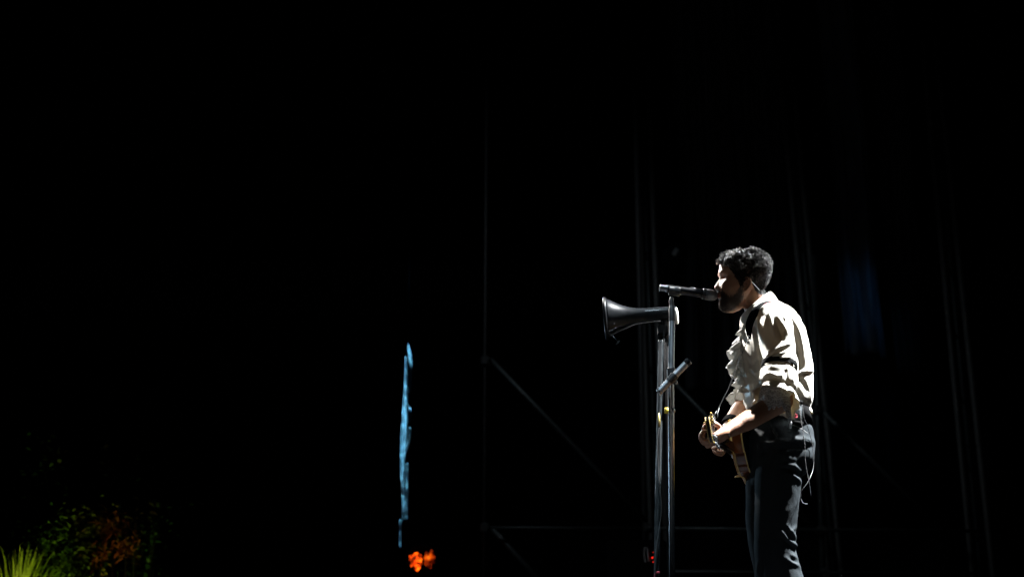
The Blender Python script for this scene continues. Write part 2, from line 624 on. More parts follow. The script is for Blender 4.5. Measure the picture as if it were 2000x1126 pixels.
def lattice(name, label, l_top, l_bot, r_top, r_bot, m_top, m_bot, Y, n_br):
    """upright truss: three chords and zigzag lacing, standing on the deck"""
    def ln(t_, b_, yy):
        a, b = at(*t_, yy), at(*b_, yy)
        t = (STAGE - a.z) / (b.z - a.z)
        return a, a + (b - a) * t
    L, Rr, M = ln(l_top, l_bot, Y), ln(r_top, r_bot, Y), ln(m_top, m_bot, Y + 0.2)
    base = (L[1] + Rr[1] + M[1]) / 3
    t = thing(name, label, "truss", base, "lattice towers")
    pipe("chord", L[0], L[1], 0.020, "chord_grey", t)
    pipe("chord", Rr[0], Rr[1], 0.022, "chord_grey", t)
    pipe("chord", M[0], M[1], 0.016, "tube", t)
    def lerp(c, s): return c[0] + (c[1] - c[0]) * s
    for i in range(n_br):
        s0, s1 = i / n_br, (i + 1) / n_br
        A, B = (L, M) if i % 2 else (M, Rr)
        pipe("lacing", lerp(A, s0), lerp(B, s1), 0.007, "black_void", t, 6)
    for s in (0.02, 0.35, 0.66, 0.98):
        pipe("rung", lerp(L, s), lerp(Rr, s), 0.010, "black_void", t, 6)
    mb = MB(); mb.box(base + Vector((0, 0, 0.012)), (0.28, 0, 0), (0, 0.28, 0), (0, 0, 0.012))
    mb.build("base_plate", "tube_black", t, smooth=False)
    return t


lattice("truss_tower", "dark upright truss tower rising above the microphone", (1238, 100), (1256, 600), (1263, 100), (1283, 600), (1250, 100), (1268, 600), 11.2, 22)
lattice("truss_tower", "dark upright truss tower rising right behind the singer's back", (1516, 80), (1606, 1000), (1540, 80), (1632, 1000), (1530, 80), (1618, 1000), 11.0, 22)
lattice("truss_tower", "faint upright truss tower near the right edge", (1800, 80), (1884, 960), (1826, 80), (1922, 960), (1814, 80), (1900, 960), 11.0, 20)

# dark stage lamp hanging above the megaphone
c = at(1318, 500, 10.6)
t = thing("hanging_lamp", "small dark stage lamp with a dim blue glint, hanging left of the singer's head", "stage lamp", c)
mb = MB(); mb.lathe(c, (-0.35, -0.75, -0.55), [(-0.16, 0.03), (-0.15, 0.07), (0.02, 0.085), (0.07, 0.10), (0.075, 0.094)], 20); mb.build("housing", "black_void", t, sharp=40)
ax = Vector((-0.35, -0.75, -0.55)).normalized()
mb = MB(); mb.lathe(c, ax, [(0.076, 0.088), (0.086, 0.07), (0.092, 0.03), (0.093, 0.005)], 20); mb.build("lens", "black_void", t)
mb = MB(); mb.tube([c + Vector((-0.12, 0, 0)), c + Vector((-0.12, 0.02, 0.16)), c + Vector((0, 0.03, 0.22)), c + Vector((0.12, 0.02, 0.16)), c + Vector((0.12, 0, 0))], 0.01, 6, sub=4); mb.build("yoke", "black_void", t)
mb = MB(); mb.tube([c + Vector((0, 0.03, 0.22)), c + Vector((0.0, 0.05, 3.2))], 0.012, 6); mb.build("hanger", "black_void", t)
mb = MB(); q = at(1319, 492, 10.42); mb.box(q, (0.014, 0, -0.01), (0, 0.004, 0), (0.016, 0, 0.03), bev=0.003); mb.build("glint_plate", "aluminium", t, smooth=False)  # metal plate added in place of the lens glint

# ---------------------------------------------------------------- blue lit plastic strip and orange lamp
YB = 10.9
ps_ = thing("plastic_strip", "tall narrow torn plastic strip glowing blue in the dark, left of the scaffold", "plastic sheet", at(790, 840, YB))


def sliver(rows_in, seed, amp=1.0, m="plastic_film"):
    """one hanging ribbon of crumpled film: (py, left, right) rows"""
    Y_, L_, R_ = zip(*rows_in)
    n = max(10, int((Y_[-1] - Y_[0]) / 1.6))
    rows = []
    for py in np.linspace(Y_[0], Y_[-1], n):
        l, r = np.interp(py, Y_, L_), np.interp(py, Y_, R_)
        l += amp * 0.6 * mnoise.noise((py * 0.11, seed, 3)); r += amp * 1.1 * mnoise.noise((py * 0.16, 5, seed))
        if r < l + 0.4: r = l + 0.4
        row = []
        for u in np.linspace(0, 1, 9):
            p = at(l + (r - l) * u, py, YB)
            y = 0.05 * math.sin(u * 6 + 0.9 * math.sin(py * 0.02) + seed) + 0.03 * mnoise.noise((u * 4, py * 0.012, seed)) + 0.02 * mnoise.noise((u * 9, py * 0.07, 4))
            row.append(p + Vector((0, y, 0)))
        rows.append(row)
    mb = MB(); mb.grid(rows)
    return mb.build("film_ribbon", m, ps_, solid=0.003)


sliver([(698, 792.4, 793.4), (730, 790.6, 794.6), (777, 787.6, 795.6), (830, 785, 795), (862, 783.2, 793.6), (908, 782.3, 790.2), (940, 783, 789.5), (974, 785, 789.4), (1012, 786.5, 789)], 1)
sliver([(674, 797, 798), (690, 798.4, 801.4), (704, 799.6, 803.4), (718, 801.4, 803)], 2, .5)
sliver([(905, 794.4, 797.4), (950, 793.6, 797), (985, 793, 796), (1013, 793, 795)], 3, .5)
sliver([(836, 800.4, 802), (852, 799.6, 801.4), (868, 795.4, 798.6), (882, 791, 794)], 4, .8)
sliver([(796, 800.2, 802.2), (803, 800.2, 802.2)], 5, .3)
sliver([(980, 788, 792), (990, 785.5, 793), (1000, 785, 789)], 6, .8)
sliver([(1014, 781.6, 783), (1045, 781.0, 782.4), (1068, 780.6, 782)], 7, .4)
for (xa, ya), (xb, yb) in (((797.4, 674), (801, 420)), ((792.8, 698), (797.6, 676)), ((783, 1014), (786, 985)), ((796, 906), (794, 876)), ((801, 836), (801.2, 803)), ((801.4, 796), (802, 716))):
    mb = MB(); mb.tube([at(xa, ya, YB + .01), at(xb, yb, YB + .01)], .0025, 5); mb.build("thread", "black_void", ps_)

c = at(823, 1093, 10.4)
t = thing("floor_lamp", "orange glowing lamp low in the dark below the blue strip", "lamp", c)
ax = Vector((0.0, -1.0, -0.08)).normalized()
mb = MB(); mb.lathe(c, ax, [(-0.22, 0.05), (-0.2, 0.1), (-0.02, 0.13), (0.0, 0.125), (0.0, 0.11), (-0.05, 0.10)], 28, caps=False); mb.build("housing", "black_void", t, sharp=40)
r2 = random.Random(4)
lm = bpy.data.materials.new("lamp_lens"); lm.use_nodes = True
n_, l_ = lm.node_tree.nodes, lm.node_tree.links
tcn = n_.new("ShaderNodeTexCoord"); nz = n_.new("ShaderNodeTexNoise"); nz.inputs["Scale"].default_value = 24; nz.inputs["Detail"].default_value = 4
l_.new(tcn.outputs["Object"], nz.inputs["Vector"])
cr = n_.new("ShaderNodeValToRGB")
cr.color_ramp.elements[0].position = 0.45; cr.color_ramp.elements[0].color = (0.02, 0.001, 0, 1)
cr.color_ramp.elements[1].position = 0.80; cr.color_ramp.elements[1].color = (1.0, 0.42, 0.02, 1)
e_ = cr.color_ramp.elements.new(0.53); e_.color = (0.35, 0.02, 0.001, 1)
e_ = cr.color_ramp.elements.new(0.63); e_.color = (1.0, 0.12, 0.003, 1)
l_.new(nz.outputs[0], cr.inputs[0])
p_ = n_["Principled BSDF"]; p_.inputs["Base Color"].default_value = (0.1, 0.03, 0.01, 1)
l_.new(cr.outputs[0], p_.inputs["Emission Color"]); p_.inputs["Emission Strength"].default_value = 4.2
MATS["lamp_lens"] = lm
lm2 = lm.copy(); lm2.name = "lamp_lens_dim"; lm2.node_tree.nodes["Principled BSDF"].inputs["Emission Strength"].default_value = 1.1
MATS["lamp_lens_dim"] = lm2
px_m = 10.4 / F_PX
for (hx, hy, ra, rb, sd) in ((812.5, 1093, 12, 15.5, 3), (837, 1090, 9.5, 15, 8)):
    q = at(hx, hy, 10.36)
    rows = []
    for tr_ in (0.05, 0.35, 0.65, 0.88, 1.0):
        row = []
        for k in range(49):
            a = 2 * math.pi * k / 48
            w_ = 1 + 0.5 * mnoise.noise((math.cos(a) * 1.6 + sd, math.sin(a) * 1.6, sd)) + 0.35 * mnoise.noise((math.cos(a) * 4, math.sin(a) * 4 + sd, 1))
            row.append(q + Vector((math.cos(a) * ra * px_m * tr_ * w_, 0.04 * tr_ * tr_, math.sin(a) * rb * px_m * tr_ * w_)))
        rows.append(row)
    mb = MB(); mb.grid(rows); mb.build("lens_segment", "lamp_lens" if hx < 825 else "lamp_lens_dim", t, solid=.004)
mb = MB(); mb.box(at(825.5, 1094, 10.30), (0.007, 0, 0), (0, 0.008, 0), (0, 0, 0.16)); mb.build("guard_bar", "black_void", t, smooth=False)
mb = MB(); mb.tube([c + Vector((0, 0.08, -0.1)), Vector((c.x, c.y + 0.08, STAGE))], 0.02, 8); mb.tube([Vector((c.x, c.y + 0.08, STAGE)), Vector((c.x, c.y + 0.08, STAGE + 0.02))], 0.16, 16); mb.build("stand", "tube_black", t)

# ---------------------------------------------------------------- equipment case with red lights
YC = 7.6
c = at(1262, 1085, YC)
base = Vector((c.x, c.y, STAGE))
t = thing("amplifier_case", "black equipment case with two metal handles and red lights beside the megaphone stand", "case", base)
h = at(1262, 1052, YC).z - STAGE
mb = MB(); mb.box(base + Vector((-0.05, 0.22, h / 2)), (0.17, 0, 0), (0, 0.2, 0), (0, 0, h / 2), bev=0.012); mb.build("cabinet", "black_void", t, smooth=False)
for pts in (((1259, 1070), (1258, 1083), (1261, 1097)), ((1264.5, 1070), (1265.5, 1083), (1267.5, 1095))):
    mb = MB(); mb.tube([at(x, y, YC - 0.01) for x, y in pts], (0.0075, 0.0075, 0.0075), 8, sub=3); mb.build("handle", "aluminium", t)
mb = MB(); mb.tube([at(1257.5, 1069, YC - 0.01), at(1265.5, 1069, YC - 0.01)], 0.0055, 8); mb.build("handle_bar", "aluminium", t)
for x, y, r_ in ((1274.5, 1087.5, 0.0048), (1276, 1096, 0.0024), (1276, 1077, 0.0016)):
    q = at(x, y, YC - 0.006); mb = MB(); mb.lathe(q + Vector((0, 0.02, 0)), (0, -1, 0), [(0, r_), (0.02, r_), (0.024, r_ * 0.5)], 10); mb.build("indicator_light", "led_red", t)
mb = MB(); mb.box(at(1275, 1087, YC + 0.03), (0.035, 0, 0), (0, 0.012, 0), (0, 0, 0.07)); mb.build("control_panel", "black_void", t, smooth=False)

# ================================================================ the singer
BX = at(1510, 1126).x
pe = thing("person", "singer in white ruffled shirt and dark trousers playing guitar at a microphone", "person", (BX, PY, STAGE))


def mir(v):
    return Vector((v.x, 2 * PY - v.y, v.z))


# ---- head: stacked sections, profile from the side view, features added on the face
def head_shape(mb):
    rows = np.concatenate([np.linspace(493.2, 500, 8), np.linspace(502, 608.4, 74)])
    fp = [(493, 1447), (494, 1434), (497, 1421), (502, 1412.5), (508, 1408.5), (515, 1406), (525, 1404.6), (533, 1403.6), (541, 1406), (548, 1406.8), (556, 1405.2), (562, 1403), (566, 1401.6), (571, 1402), (576, 1404), (580, 1404.6), (585, 1405.2), (591, 1404.9), (598, 1405.8), (603, 1408.4), (606.5, 1413), (608.4, 1419)]
    bp = [(493, 1463), (494, 1475), (497, 1485), (502, 1493), (510, 1499), (520, 1502), (532, 1503), (541, 1502), (550, 1499), (558, 1494), (566, 1487), (575, 1477), (582, 1469), (590, 1461), (598, 1453), (604, 1446), (608.4, 1436)]
    wp = [(493, 0.020), (494, 0.038), (497, 0.053), (502, 0.065), (510, 0.073), (520, 0.077), (532, 0.078), (541, 0.076), (550, 0.074), (558, 0.072), (566, 0.068), (576, 0.064), (585, 0.059), (591, 0.055), (598, 0.048), (604, 0.038), (608.4, 0.022)]
    nose = [(538, 0), (541, 0.8), (545, 3.0), (550, 6.0), (555, 8.4), (559.5, 9.8), (562, 8.8), (564.5, 5.8), (566.5, 1.5), (568.5, 0)]
    nsig = [(538, 0.006), (548, 0.0075), (556, 0.011), (562, 0.0155), (567, 0.015)]
    n = 72
    V, Fc = [], []
    k_px = PY / F_PX
    for py in rows:
        f, b, w = (np.interp(py, *zip(*t)) for t in (fp, bp, wp))
        nz, ns = np.interp(py, *zip(*nose)), np.interp(py, *zip(*nsig))
        pf, pb = at(f, py), at(b, py)
        cx = pf.x + (pb.x - pf.x) * 0.56
        for k in range(n):
            a = 2 * math.pi * k / n
            ca, sa = math.cos(a), math.sin(a)
            e = 2.35 if ca > 0 else 2.1
            c_, s_ = abs(ca) ** (2 / e), abs(sa) ** (2 / e) * (1 if sa > 0 else -1)
            x = cx - (cx - pf.x) * c_ if ca > 0 else cx + (pb.x - cx) * c_
            y = w * s_
            fwd = 0.0
            if ca > 0:
                fwd += nz * math.exp(-abs(y / ns) ** 2.4)
                g = lambda py0, y0, sz, sy: math.exp(-((py - py0) / sz) ** 2 - ((abs(y) - y0) / sy) ** 2)
                fwd -= 6.0 * g(545.5, 0.031, 5.0, 0.015)
                fwd += 1.6 * g(546, 0.031, 2.6, 0.012)          # eyelids / eyeball
                fwd += 2.4 * g(535, 0.028, 3.2, 0.020)           # brow ridge
                fwd += 2.2 * g(557, 0.044, 6.0, 0.016)           # cheekbone
                fwd -= 1.6 * g(566, 0.028, 5.0, 0.008)           # nasolabial fold
                fwd += 1.9 * g(572.2, 0.0, 2.4, 0.022)           # upper lip
                fwd -= 2.2 * g(576.0, 0.0, 1.3, 0.024)           # mouth line
                fwd += 1.9 * g(579.5, 0.0, 2.4, 0.019)           # lower lip
                fwd -= 1.4 * g(585.5, 0.0, 2.4, 0.02)
                fwd += 1.4 * g(597, 0.0, 6.0, 0.018)             # chin
                fwd -= 1.2 * g(527, 0.0, 1.2, 0.04) * 0.3
            V.append((x - fwd * k_px, PY + y, pf.z))
    m = len(rows)
    for i in range(m - 1):
        for k in range(n):
            k2 = (k + 1) % n
            Fc.append((i * n + k, (i + 1) * n + k, (i + 1) * n + k2, i * n + k2))
    Fc.append(tuple(range(n))); Fc.append(tuple((m - 1) * n + k for k in range(n - 1, -1, -1)))
    mb.add(V, Fc)


body = MB()
head_shape(body)
# ears
for side in (1, -1):
    fx = (lambda v: v) if side == 1 else mir
    Ye = PY - 0.079
    hel = [(1452, 556, 0), (1451.5, 549, .004), (1454, 543.5, .009), (1460, 541.5, .013), (1465.5, 545, .016), (1466.5, 553, .016), (1463, 561, .013), (1457.5, 567, .008), (1453, 566.5, .003)]
    body.tube([fx(at(x, y, Ye - o)) for x, y, o in hel], [.0035, .0042, .0045, .0048, .005, .0048, .0045, .0055, .004], 8, sub=3, round_caps=True)
    body.tube([fx(at(x, y, Ye - o)) for x, y, o in ((1458, 546, .004), (1461, 552, .006), (1458, 559, .004), (1455, 564, .002))], [.006, .0075, .0065, .004], 8, sub=3, round_caps=True)
    body.tube([fx(at(x, y, Ye - o)) for x, y, o in ((1453.5, 552, .002), (1453.5, 558, .004))], .004, 8, round_caps=True)
# neck, trunk
body.tube([at(1458, 556), at(1470, 580), at(1484, 606), at(1499, 640)], [(.058, .058), (.057, .056), (.060, .062), (.085, .070)], 24, sub=4)
body.tube([at(1503, 612), at(1512, 640), at(1517, 690), at(1518, 750), at(1520, 805), at(1522, 860), at(1520, 905)],
          [(.10, .055), (.165, .095), (.16, .105), (.14, .095), (.145, .095), (.155, .10), (.12, .085)], 28, sub=4)
# near arm
SH_N, EL_N, WR_N = at(1516, 636, 5.43), at(1528, 783, 5.33), at(1419, 843, 5.19)
el2 = at(1502, 796, 5.315)
body.tube([SH_N, at(1524, 715, 5.36), EL_N], [.055, .047, .043], 18, sub=4, round_caps=True)
body.tube([EL_N, el2, at(1465, 818, 5.25), at(1437, 833, 5.215), WR_N, at(1408, 848, 5.18)],
          [.044, (.046, .044), (.042, .040), (.034, .032), (.030, .026), (.033, .024)], 20, sub=5, round_caps=True)
# far arm
SH_F, EL_F, WR_F = at(1512, 640, 5.78), at(1480, 768, 5.90), at(1420, 838, 5.70)
body.tube([SH_F, at(1502, 705, 5.86), EL_F], [.055, .047, .043], 18, sub=4, round_caps=True)
body.tube([EL_F, at(1455, 790, 5.86), at(1433, 818, 5.77), WR_F, at(1414, 850, 5.68)], [.043, .044, .036, (.030, .025), (.032, .023)], 18, sub=4, round_caps=True)


def finger(pts, r0=0.0092, r1=0.0072):
    k = len(pts)
    body.tube(pts, [r0 + (r1 - r0) * i / (k - 1) for i in range(k)], 10, sub=4, round_caps=True)


# near hand: palm under and behind the neck, four fingers curling over the front, thumb behind
body.tube([at(1412, 847, 5.18), at(1400, 854, 5.155), at(1389, 860, 5.125)], [(.036, .025), (.043, .021), (.041, .016)], 20, ref=(0, 1, -0.25), sub=4, round_caps=True)
hand_n = [  # knuckle, middle joint, last joint, tip   (index nearest the headstock)
    [(1390, 860, 5.085), (1377, 860, 5.065), (1369.5, 851, 5.055), (1373, 842.5, 5.055), (1379, 841, 5.06)],
    [(1390, 861, 5.112), (1377, 863, 5.095), (1368.5, 856, 5.085), (1369.5, 846, 5.08), (1376, 842, 5.08)],
    [(1391, 862, 5.138), (1380, 867, 5.125), (1371.5, 862, 5.115), (1370.5, 853, 5.11), (1376, 848, 5.11)],
    [(1393, 861, 5.160), (1384, 867, 5.152), (1376.5, 865, 5.145), (1374, 859, 5.14), (1378, 854, 5.14)],
]
for i, fgr in enumerate(hand_n):
    finger([at(*q) for q in fgr], 0.0094 - 0.0006 * (i == 3) * 2, 0.0074 - 0.0008 * (i == 3))
finger([at(1409, 842, 5.17), at(1402, 831, 5.14), at(1391, 826, 5.115), at(1379, 830, 5.10), at(1374.5, 835, 5.095)], 0.0125, 0.0085)
# far hand: over the strings
body.tube([at(1415, 848, 5.68), at(1414, 862, 5.655), at(1415, 872, 5.635)], [(.034, .022), (.041, .019), (.038, .015)], 20, ref=(0, 1, 0), sub=4, round_caps=True)
hand_f = [
    [(1416, 872, 5.605), (1411, 881, 5.585), (1402, 880, 5.58), (1396, 875, 5.585)],
    [(1416, 875, 5.628), (1411, 884, 5.61), (1401, 884, 5.605), (1394, 879, 5.61)],
    [(1416, 876, 5.650), (1411, 886, 5.635), (1402, 886, 5.63), (1395, 882, 5.635)],
    [(1416, 875, 5.670), (1412, 884, 5.665), (1405, 885, 5.66), (1399, 881, 5.66)],
]
for i, fgr in enumerate(hand_f):
    finger([at(*q) for q in fgr], 0.009, 0.0072)
finger([at(1411, 858, 5.63), at(1404, 866, 5.60), at(1398, 872, 5.58), at(1393, 875, 5.575)], 0.0115, 0.0085)
# legs and feet (mostly inside the trousers)
HIPN, HIPF = at(1527, 880, 5.50), at(1515, 880, 5.70)
KNN, KNF = at(1514, 1052, 5.50), at(1496, 1052, 5.71)
def foot(kn, ax_, Y):
    an = Vector((ax_, Y, STAGE + 0.085))
    return an
ANN, ANF = foot(KNN, at(1545, 1126).x + 0.02, 5.49), foot(KNF, at(1520, 1126).x - 0.03, 5.72)
for hp, kn, an in ((HIPN, KNN, ANN), (HIPF, KNF, ANF)):
    body.tube([hp, (hp + kn) / 2, kn, kn * 0.6 + an * 0.4, an], [.082, .072, .055, .052, .038], 18, sub=4, round_caps=True)
    body.tube([an + Vector((0.04, 0, -0.035)), an + Vector((-0.06, 0, -0.04)), an + Vector((-0.16, 0, -0.055))], [(.034, .036), (.042, .03), (.04, .02)], 14, sub=3, round_caps=True)

me = remesh(body, 0.0034, 5, 0.5)
body_o = make("body", me, "skin", pe)
co_b = getco(me) + np.array(wloc(pe))


def hairline(x, y, dy):
    # boundary of hair seen from the side: forehead, temple, sideburn, nape
    b = np.interp(x, [1400, 1407, 1411, 1416, 1423, 1430, 1436, 1442, 1446, 1450, 1453, 1466, 1470, 1476, 1484, 1510], [503, 508, 513, 517, 522, 530, 540, 549, 558, 558, 548, 540, 556, 568, 574, 578])
    return (y < b)


def beardzone(x, y, d):
    top = np.interp(x, [1398, 1404, 1411, 1416, 1424, 1432, 1440, 1446, 1452], [566.5, 567, 567, 572, 578, 577, 568, 556, 548])
    lipz = (y > 572) & (y < 582) & (np.abs(d) < 0.025) & (x < 1412)
    under = np.interp(x, [1400, 1420, 1432, 1440, 1452], [609, 610, 605, 598, 584])
    jit = 2.2 * np.sin(x * 1.9 + d * 310) + 1.6 * np.sin(y * 2.7 + x * 0.8 + d * 170)
    return (y > top + jit) & (y < under + jit) & (x < 1452 + jit) & ~lipz


def pigment():
    """stubble on the jaw, dark scalp under the hair"""
    q = topx(co_b)
    hd = (co_b[:, 2] > at(1500, 625).z) & (np.abs(co_b[:, 1] - PY) < 0.082)
    v = np.where(hd & (beardzone(q[:, 0], q[:, 1], co_b[:, 1] - PY) | hairline(q[:, 0], q[:, 1], 0)), 1.0, 0.0)
    at_ = me.attributes.new("stubble", 'FLOAT', 'POINT')
    at_.data.foreach_set("value", v.astype(np.float32))
    n, l = MATS["skin"].node_tree.nodes, MATS["skin"].node_tree.links
    p = n["Principled BSDF"]
    src = p.inputs["Base Color"].links[0].from_socket
    a = n.new("ShaderNodeAttribute"); a.attribute_name = "stubble"
    m = n.new("ShaderNodeMix"); m.data_type = 'RGBA'
    m.inputs[7].default_value = (0.045, 0.030, 0.024, 1)
    l.new(a.outputs["Fac"], m.inputs[0]); l.new(src, m.inputs[6]); l.new(m.outputs[2], p.inputs["Base Color"])


pigment()


# ---- hair: short curls over the scalp, each a thin twisted tuft; beard: short hairs on the jaw
def scalp_points(n, test):
    """random points on the head surface (from the body mesh) that pass the test in photo profile space"""
    no = getno(me)
    q = topx(co_b)
    ok = np.where(test(q[:, 0], q[:, 1], co_b[:, 1] - PY) & (co_b[:, 2] > at(1500, 625).z) & (np.abs(co_b[:, 1] - PY) < 0.095))[0]
    pick = rng.choice(ok, n)
    return co_b[pick], no[pick]


def tuft(mb, p, n_, length, rad, curl, seed, lift=0.75, sides=3, segs=6, comb=Vector((0.1, 0, -0.35))):
    r_ = random.Random(seed)
    n_ = Vector(n_)
    side = n_.cross(Vector((r_.uniform(-1, 1), r_.uniform(-1, 1), r_.uniform(-1, 1)))).normalized()
    up2 = n_.cross(side)
    ph = r_.uniform(0, 6.28)
    turns = r_.uniform(0.7, 1.5)
    d = (n_ * lift + side * r_.uniform(-0.7, 0.7) + comb).normalized()
    pts, rr = [], []
    for i in range(segs):
        t = i / (segs - 1)
        a = ph + turns * 6.283 * t
        off = (side * math.cos(a) + up2 * math.sin(a)) * curl * (0.35 + 0.65 * t)
        pts.append(Vector(p) - n_ * 0.002 + d * length * t + off - (side * math.cos(ph) + up2 * math.sin(ph)) * curl * 0.35)
        rr.append(rad * (1.0 - 0.65 * t))
    mb.tube(pts, rr, sides, caps=False)


mb = MB()
P, N = scalp_points(4600, lambda x, y, d: hairline(x, y, d))
Q = topx(P)
mb2 = MB()
for i in range(len(P)):
    x, y = Q[i]
    top = float(np.interp(y + 0.10 * max(0, x - 1440), [492, 512, 530, 545, 575], [1.0, 0.85, 0.5, 0.35, 0.22]))
    flow = mnoise.noise((P[i][0] * 34, P[i][1] * 34, P[i][2] * 34))
    L = (0.025 * top + 0.003) * random.uniform(0.7, 1.2)
    comb = Vector((0.5 * math.cos(5 * flow) + float(np.interp(x, [1408, 1425, 1450], [-0.75, -0.2, 0.25])), 0.9 * math.sin(5 * flow), -0.35))
    clipped = top < 0.62 and abs(P[i][1] - PY) > 0.045
    tuft(mb2 if clipped else mb, P[i], N[i], L * (0.7 if clipped else 1), 0.0010 if clipped else 0.0011 + 0.0017 * top, 0.0056 * top + 0.0004, int(i), lift=0.42 + 0.1 * top, sides=4, segs=9 if top > 0.45 else 4, comb=comb)
hair_o = mb.build("hair", "hair", pe)
mb2.build("clipped_side_hair", "scalp_hair", hair_o)  # clipped sides take the darker matte hair, shade put into the material
# dark under-layer so the scalp does not show through
sel = MB()
mb = MB()
P, N = scalp_points(6500, lambda x, y, d: hairline(x, y, d))
for i in range(len(P)):
    tuft(mb, P[i], N[i], 0.008, 0.0022, 0.001, i + 9000, lift=0.35, segs=4)
mb.build("hair_undercoat", "scalp_hair", hair_o)
mb = MB()
P, N = scalp_points(9500, beardzone)
for i in range(len(P)):
    tuft(mb, P[i], N[i], random.uniform(0.003, 0.0065), 0.0006, 0.0008, i + 20000, lift=0.55, segs=3, comb=Vector((-0.1, 0, -0.7)))
mb.build("beard", "beard", pe)
mb = MB()
P, N = scalp_points(360, lambda x, y, d: (np.abs(y - np.interp(x, [1403, 1412, 1422], [538.5, 536.0, 539.5])) < 1.5) & (x < 1421) & (np.abs(d) > 0.010) & (np.abs(d) < 0.052))
for i in range(len(P)):
    tuft(mb, P[i], N[i], random.uniform(0.006, 0.009), 0.0006, 0.0004, i + 40000, lift=0.4, segs=3, comb=Vector((0.8, 0, 0.1)))
mb.build("eyebrow", "beard", pe)
for s in (-1, 1):
    e = at(1414.2, 546.2, PY); e = Vector((e.x - 0.002, PY + s * 0.031, e.z))
    mb = MB(); mb.lathe(e + Vector((0.010, 0, 0)), (-1, 0, -0.08), [(-0.009, 0.003), (-0.006, 0.008), (0, 0.011), (0.006, 0.0092), (0.0095, 0.005), (0.0108, 0.001)], 16)
    eb = mb.build("eye", "eye_white", pe)
    mb = MB(); mb.lathe(e + Vector((0.010, 0, 0)), (-1, 0, -0.08), [(0.0085, 0.0052), (0.0105, 0.004), (0.0114, 0.001)], 14); mb.build("iris", "eye_dark", eb)
    mb = MB(); mb.tube([e + Vector((-0.0035 + 0.006 * (2 * u - 1) ** 2, s * (u - 0.5) * 0.027, 0.0012 + 0.004 * math.sin(math.pi * u))) for u in np.linspace(0, 1, 9)], .0013, 6); mb.build("eyelashes", "beard", pe)
for (ya, yb, nm) in ((571.2, 575.4, "upper_lip"), (576.6, 581.2, "lower_lip")):
    mb = MB(); rows = []
    ym = (ya + yb) / 2
    for v in np.linspace(-1, 1, 7):
        row = []
        for u in np.linspace(-1, 1, 17):
            py = ym + v * (yb - ya) / 2 * (1 - 0.75 * abs(u) ** 1.6) + 0.6 * abs(u)
            xf = np.interp(py, [569, 573, 576, 579, 583], [1401.0, 1400.6, 1402.5, 1402.0, 1404.2])
            p = at(xf + 9.0 * abs(u) ** 1.9 + 0.9 * v * v, py)
            row.append(Vector((p.x - 0.0012, PY + u * 0.024, p.z)))
        rows.append(row)
    mb.grid(rows); mb.build(nm, "lip", pe, solid=0.002)
# hairs on the forearms
mb = MB()
no = getno(me); q = topx(co_b)
ok = np.where((q[:, 0] > 1412) & (q[:, 0] < 1500) & (q[:, 1] > 770) & (q[:, 1] < 850) & (co_b[:, 1] < 5.36))[0]
for i in rng.choice(ok, 700):
    tuft(mb, co_b[i], no[i], random.uniform(0.004, 0.009), 0.0003, 0.0006, int(i), lift=0.55, segs=3, comb=Vector((-0.5, 0, -0.2)))
mb.build("arm_hair", "arm_hair", pe)


# ---- trousers
tr = MB()
def sect_loft(mb, rows, n=40, ex=2.2, yc=0.0):
    """rows: (py, front px, back px, half width m) -> closed solid"""
    V, Fc = [], []
    for py, f, b, w in rows:
        pf, pb = at(f, py), at(b, py)
        cx, hx = (pf.x + pb.x) / 2, (pb.x - pf.x) / 2
        for k in range(n):
            a = 2 * math.pi * k / n
            ca, sa = math.cos(a), math.sin(a)
            V.append((cx - hx * abs(ca) ** (2 / ex) * (1 if ca > 0 else -1), PY + yc + w * abs(sa) ** (2 / ex) * (1 if sa > 0 else -1), pf.z))
    m = len(rows)
    for i in range(m - 1):
        for k in range(n):
            k2 = (k + 1) % n
            Fc.append((i * n + k, (i + 1) * n + k, (i + 1) * n + k2, i * n + k2))
    Fc.append(tuple(range(n))); Fc.append(tuple((m - 1) * n + k for k in range(n - 1, -1, -1)))
    mb.add(V, Fc)


def dense(rows, k=4):
    out = []
    for i in range(len(rows) - 1):
        for s in range(k):
            t = s / k
            t2 = t * t * (3 - 2 * t)
            out.append(tuple([rows[i][0] + (rows[i + 1][0] - rows[i][0]) * t] + [rows[i][j] + (rows[i + 1][j] - rows[i][j]) * t2 for j in (1, 2, 3)]))
    return out + [rows[-1]]


sect_loft(tr, dense([(786, 1476, 1568, .155), (805, 1474, 1572, .160), (825, 1468, 1579, .170), (850, 1464, 1586, .180), (875, 1463, 1588.5, .184), (900, 1462, 1587, .184), (920, 1464, 1578, .17), (940, 1470, 1558, .14)]))
LGN = [at(1524, 870, 5.50), at(1520, 935, 5.495), at(1516, 1000, 5.49), at(1513, 1045, 5.488), at(1515, 1085, 5.487), at(1524, 1126, 5.485)]
e = ANN + Vector((0.0, 0, -0.05)); LGN += [LGN[-1] * 0.5 + e * 0.5, e]
tr.tube(LGN, [(.095, .097), (.092, .096), (.085, .090), (.081, .084), (.082, .088), (.083, .092), (.088, .098), (.10, .115)], 26, sub=5)
LGF = [at(1512, 870, 5.70), at(1500, 935, 5.705), at(1496, 1000, 5.71), at(1496, 1045, 5.712), at(1503, 1085, 5.713), at(1511, 1126, 5.715)]
e = ANF + Vector((0.0, 0, -0.05)); LGF += [LGF[-1] * 0.5 + e * 0.5, e]
tr.tube(LGF, [(.095, .097), (.092, .094), (.085, .088), (.080, .080), (.081, .080), (.083, .082), (.088, .092), (.10, .11)], 26, sub=5)
mt = remesh(tr, 0.006, 6, 0.5)
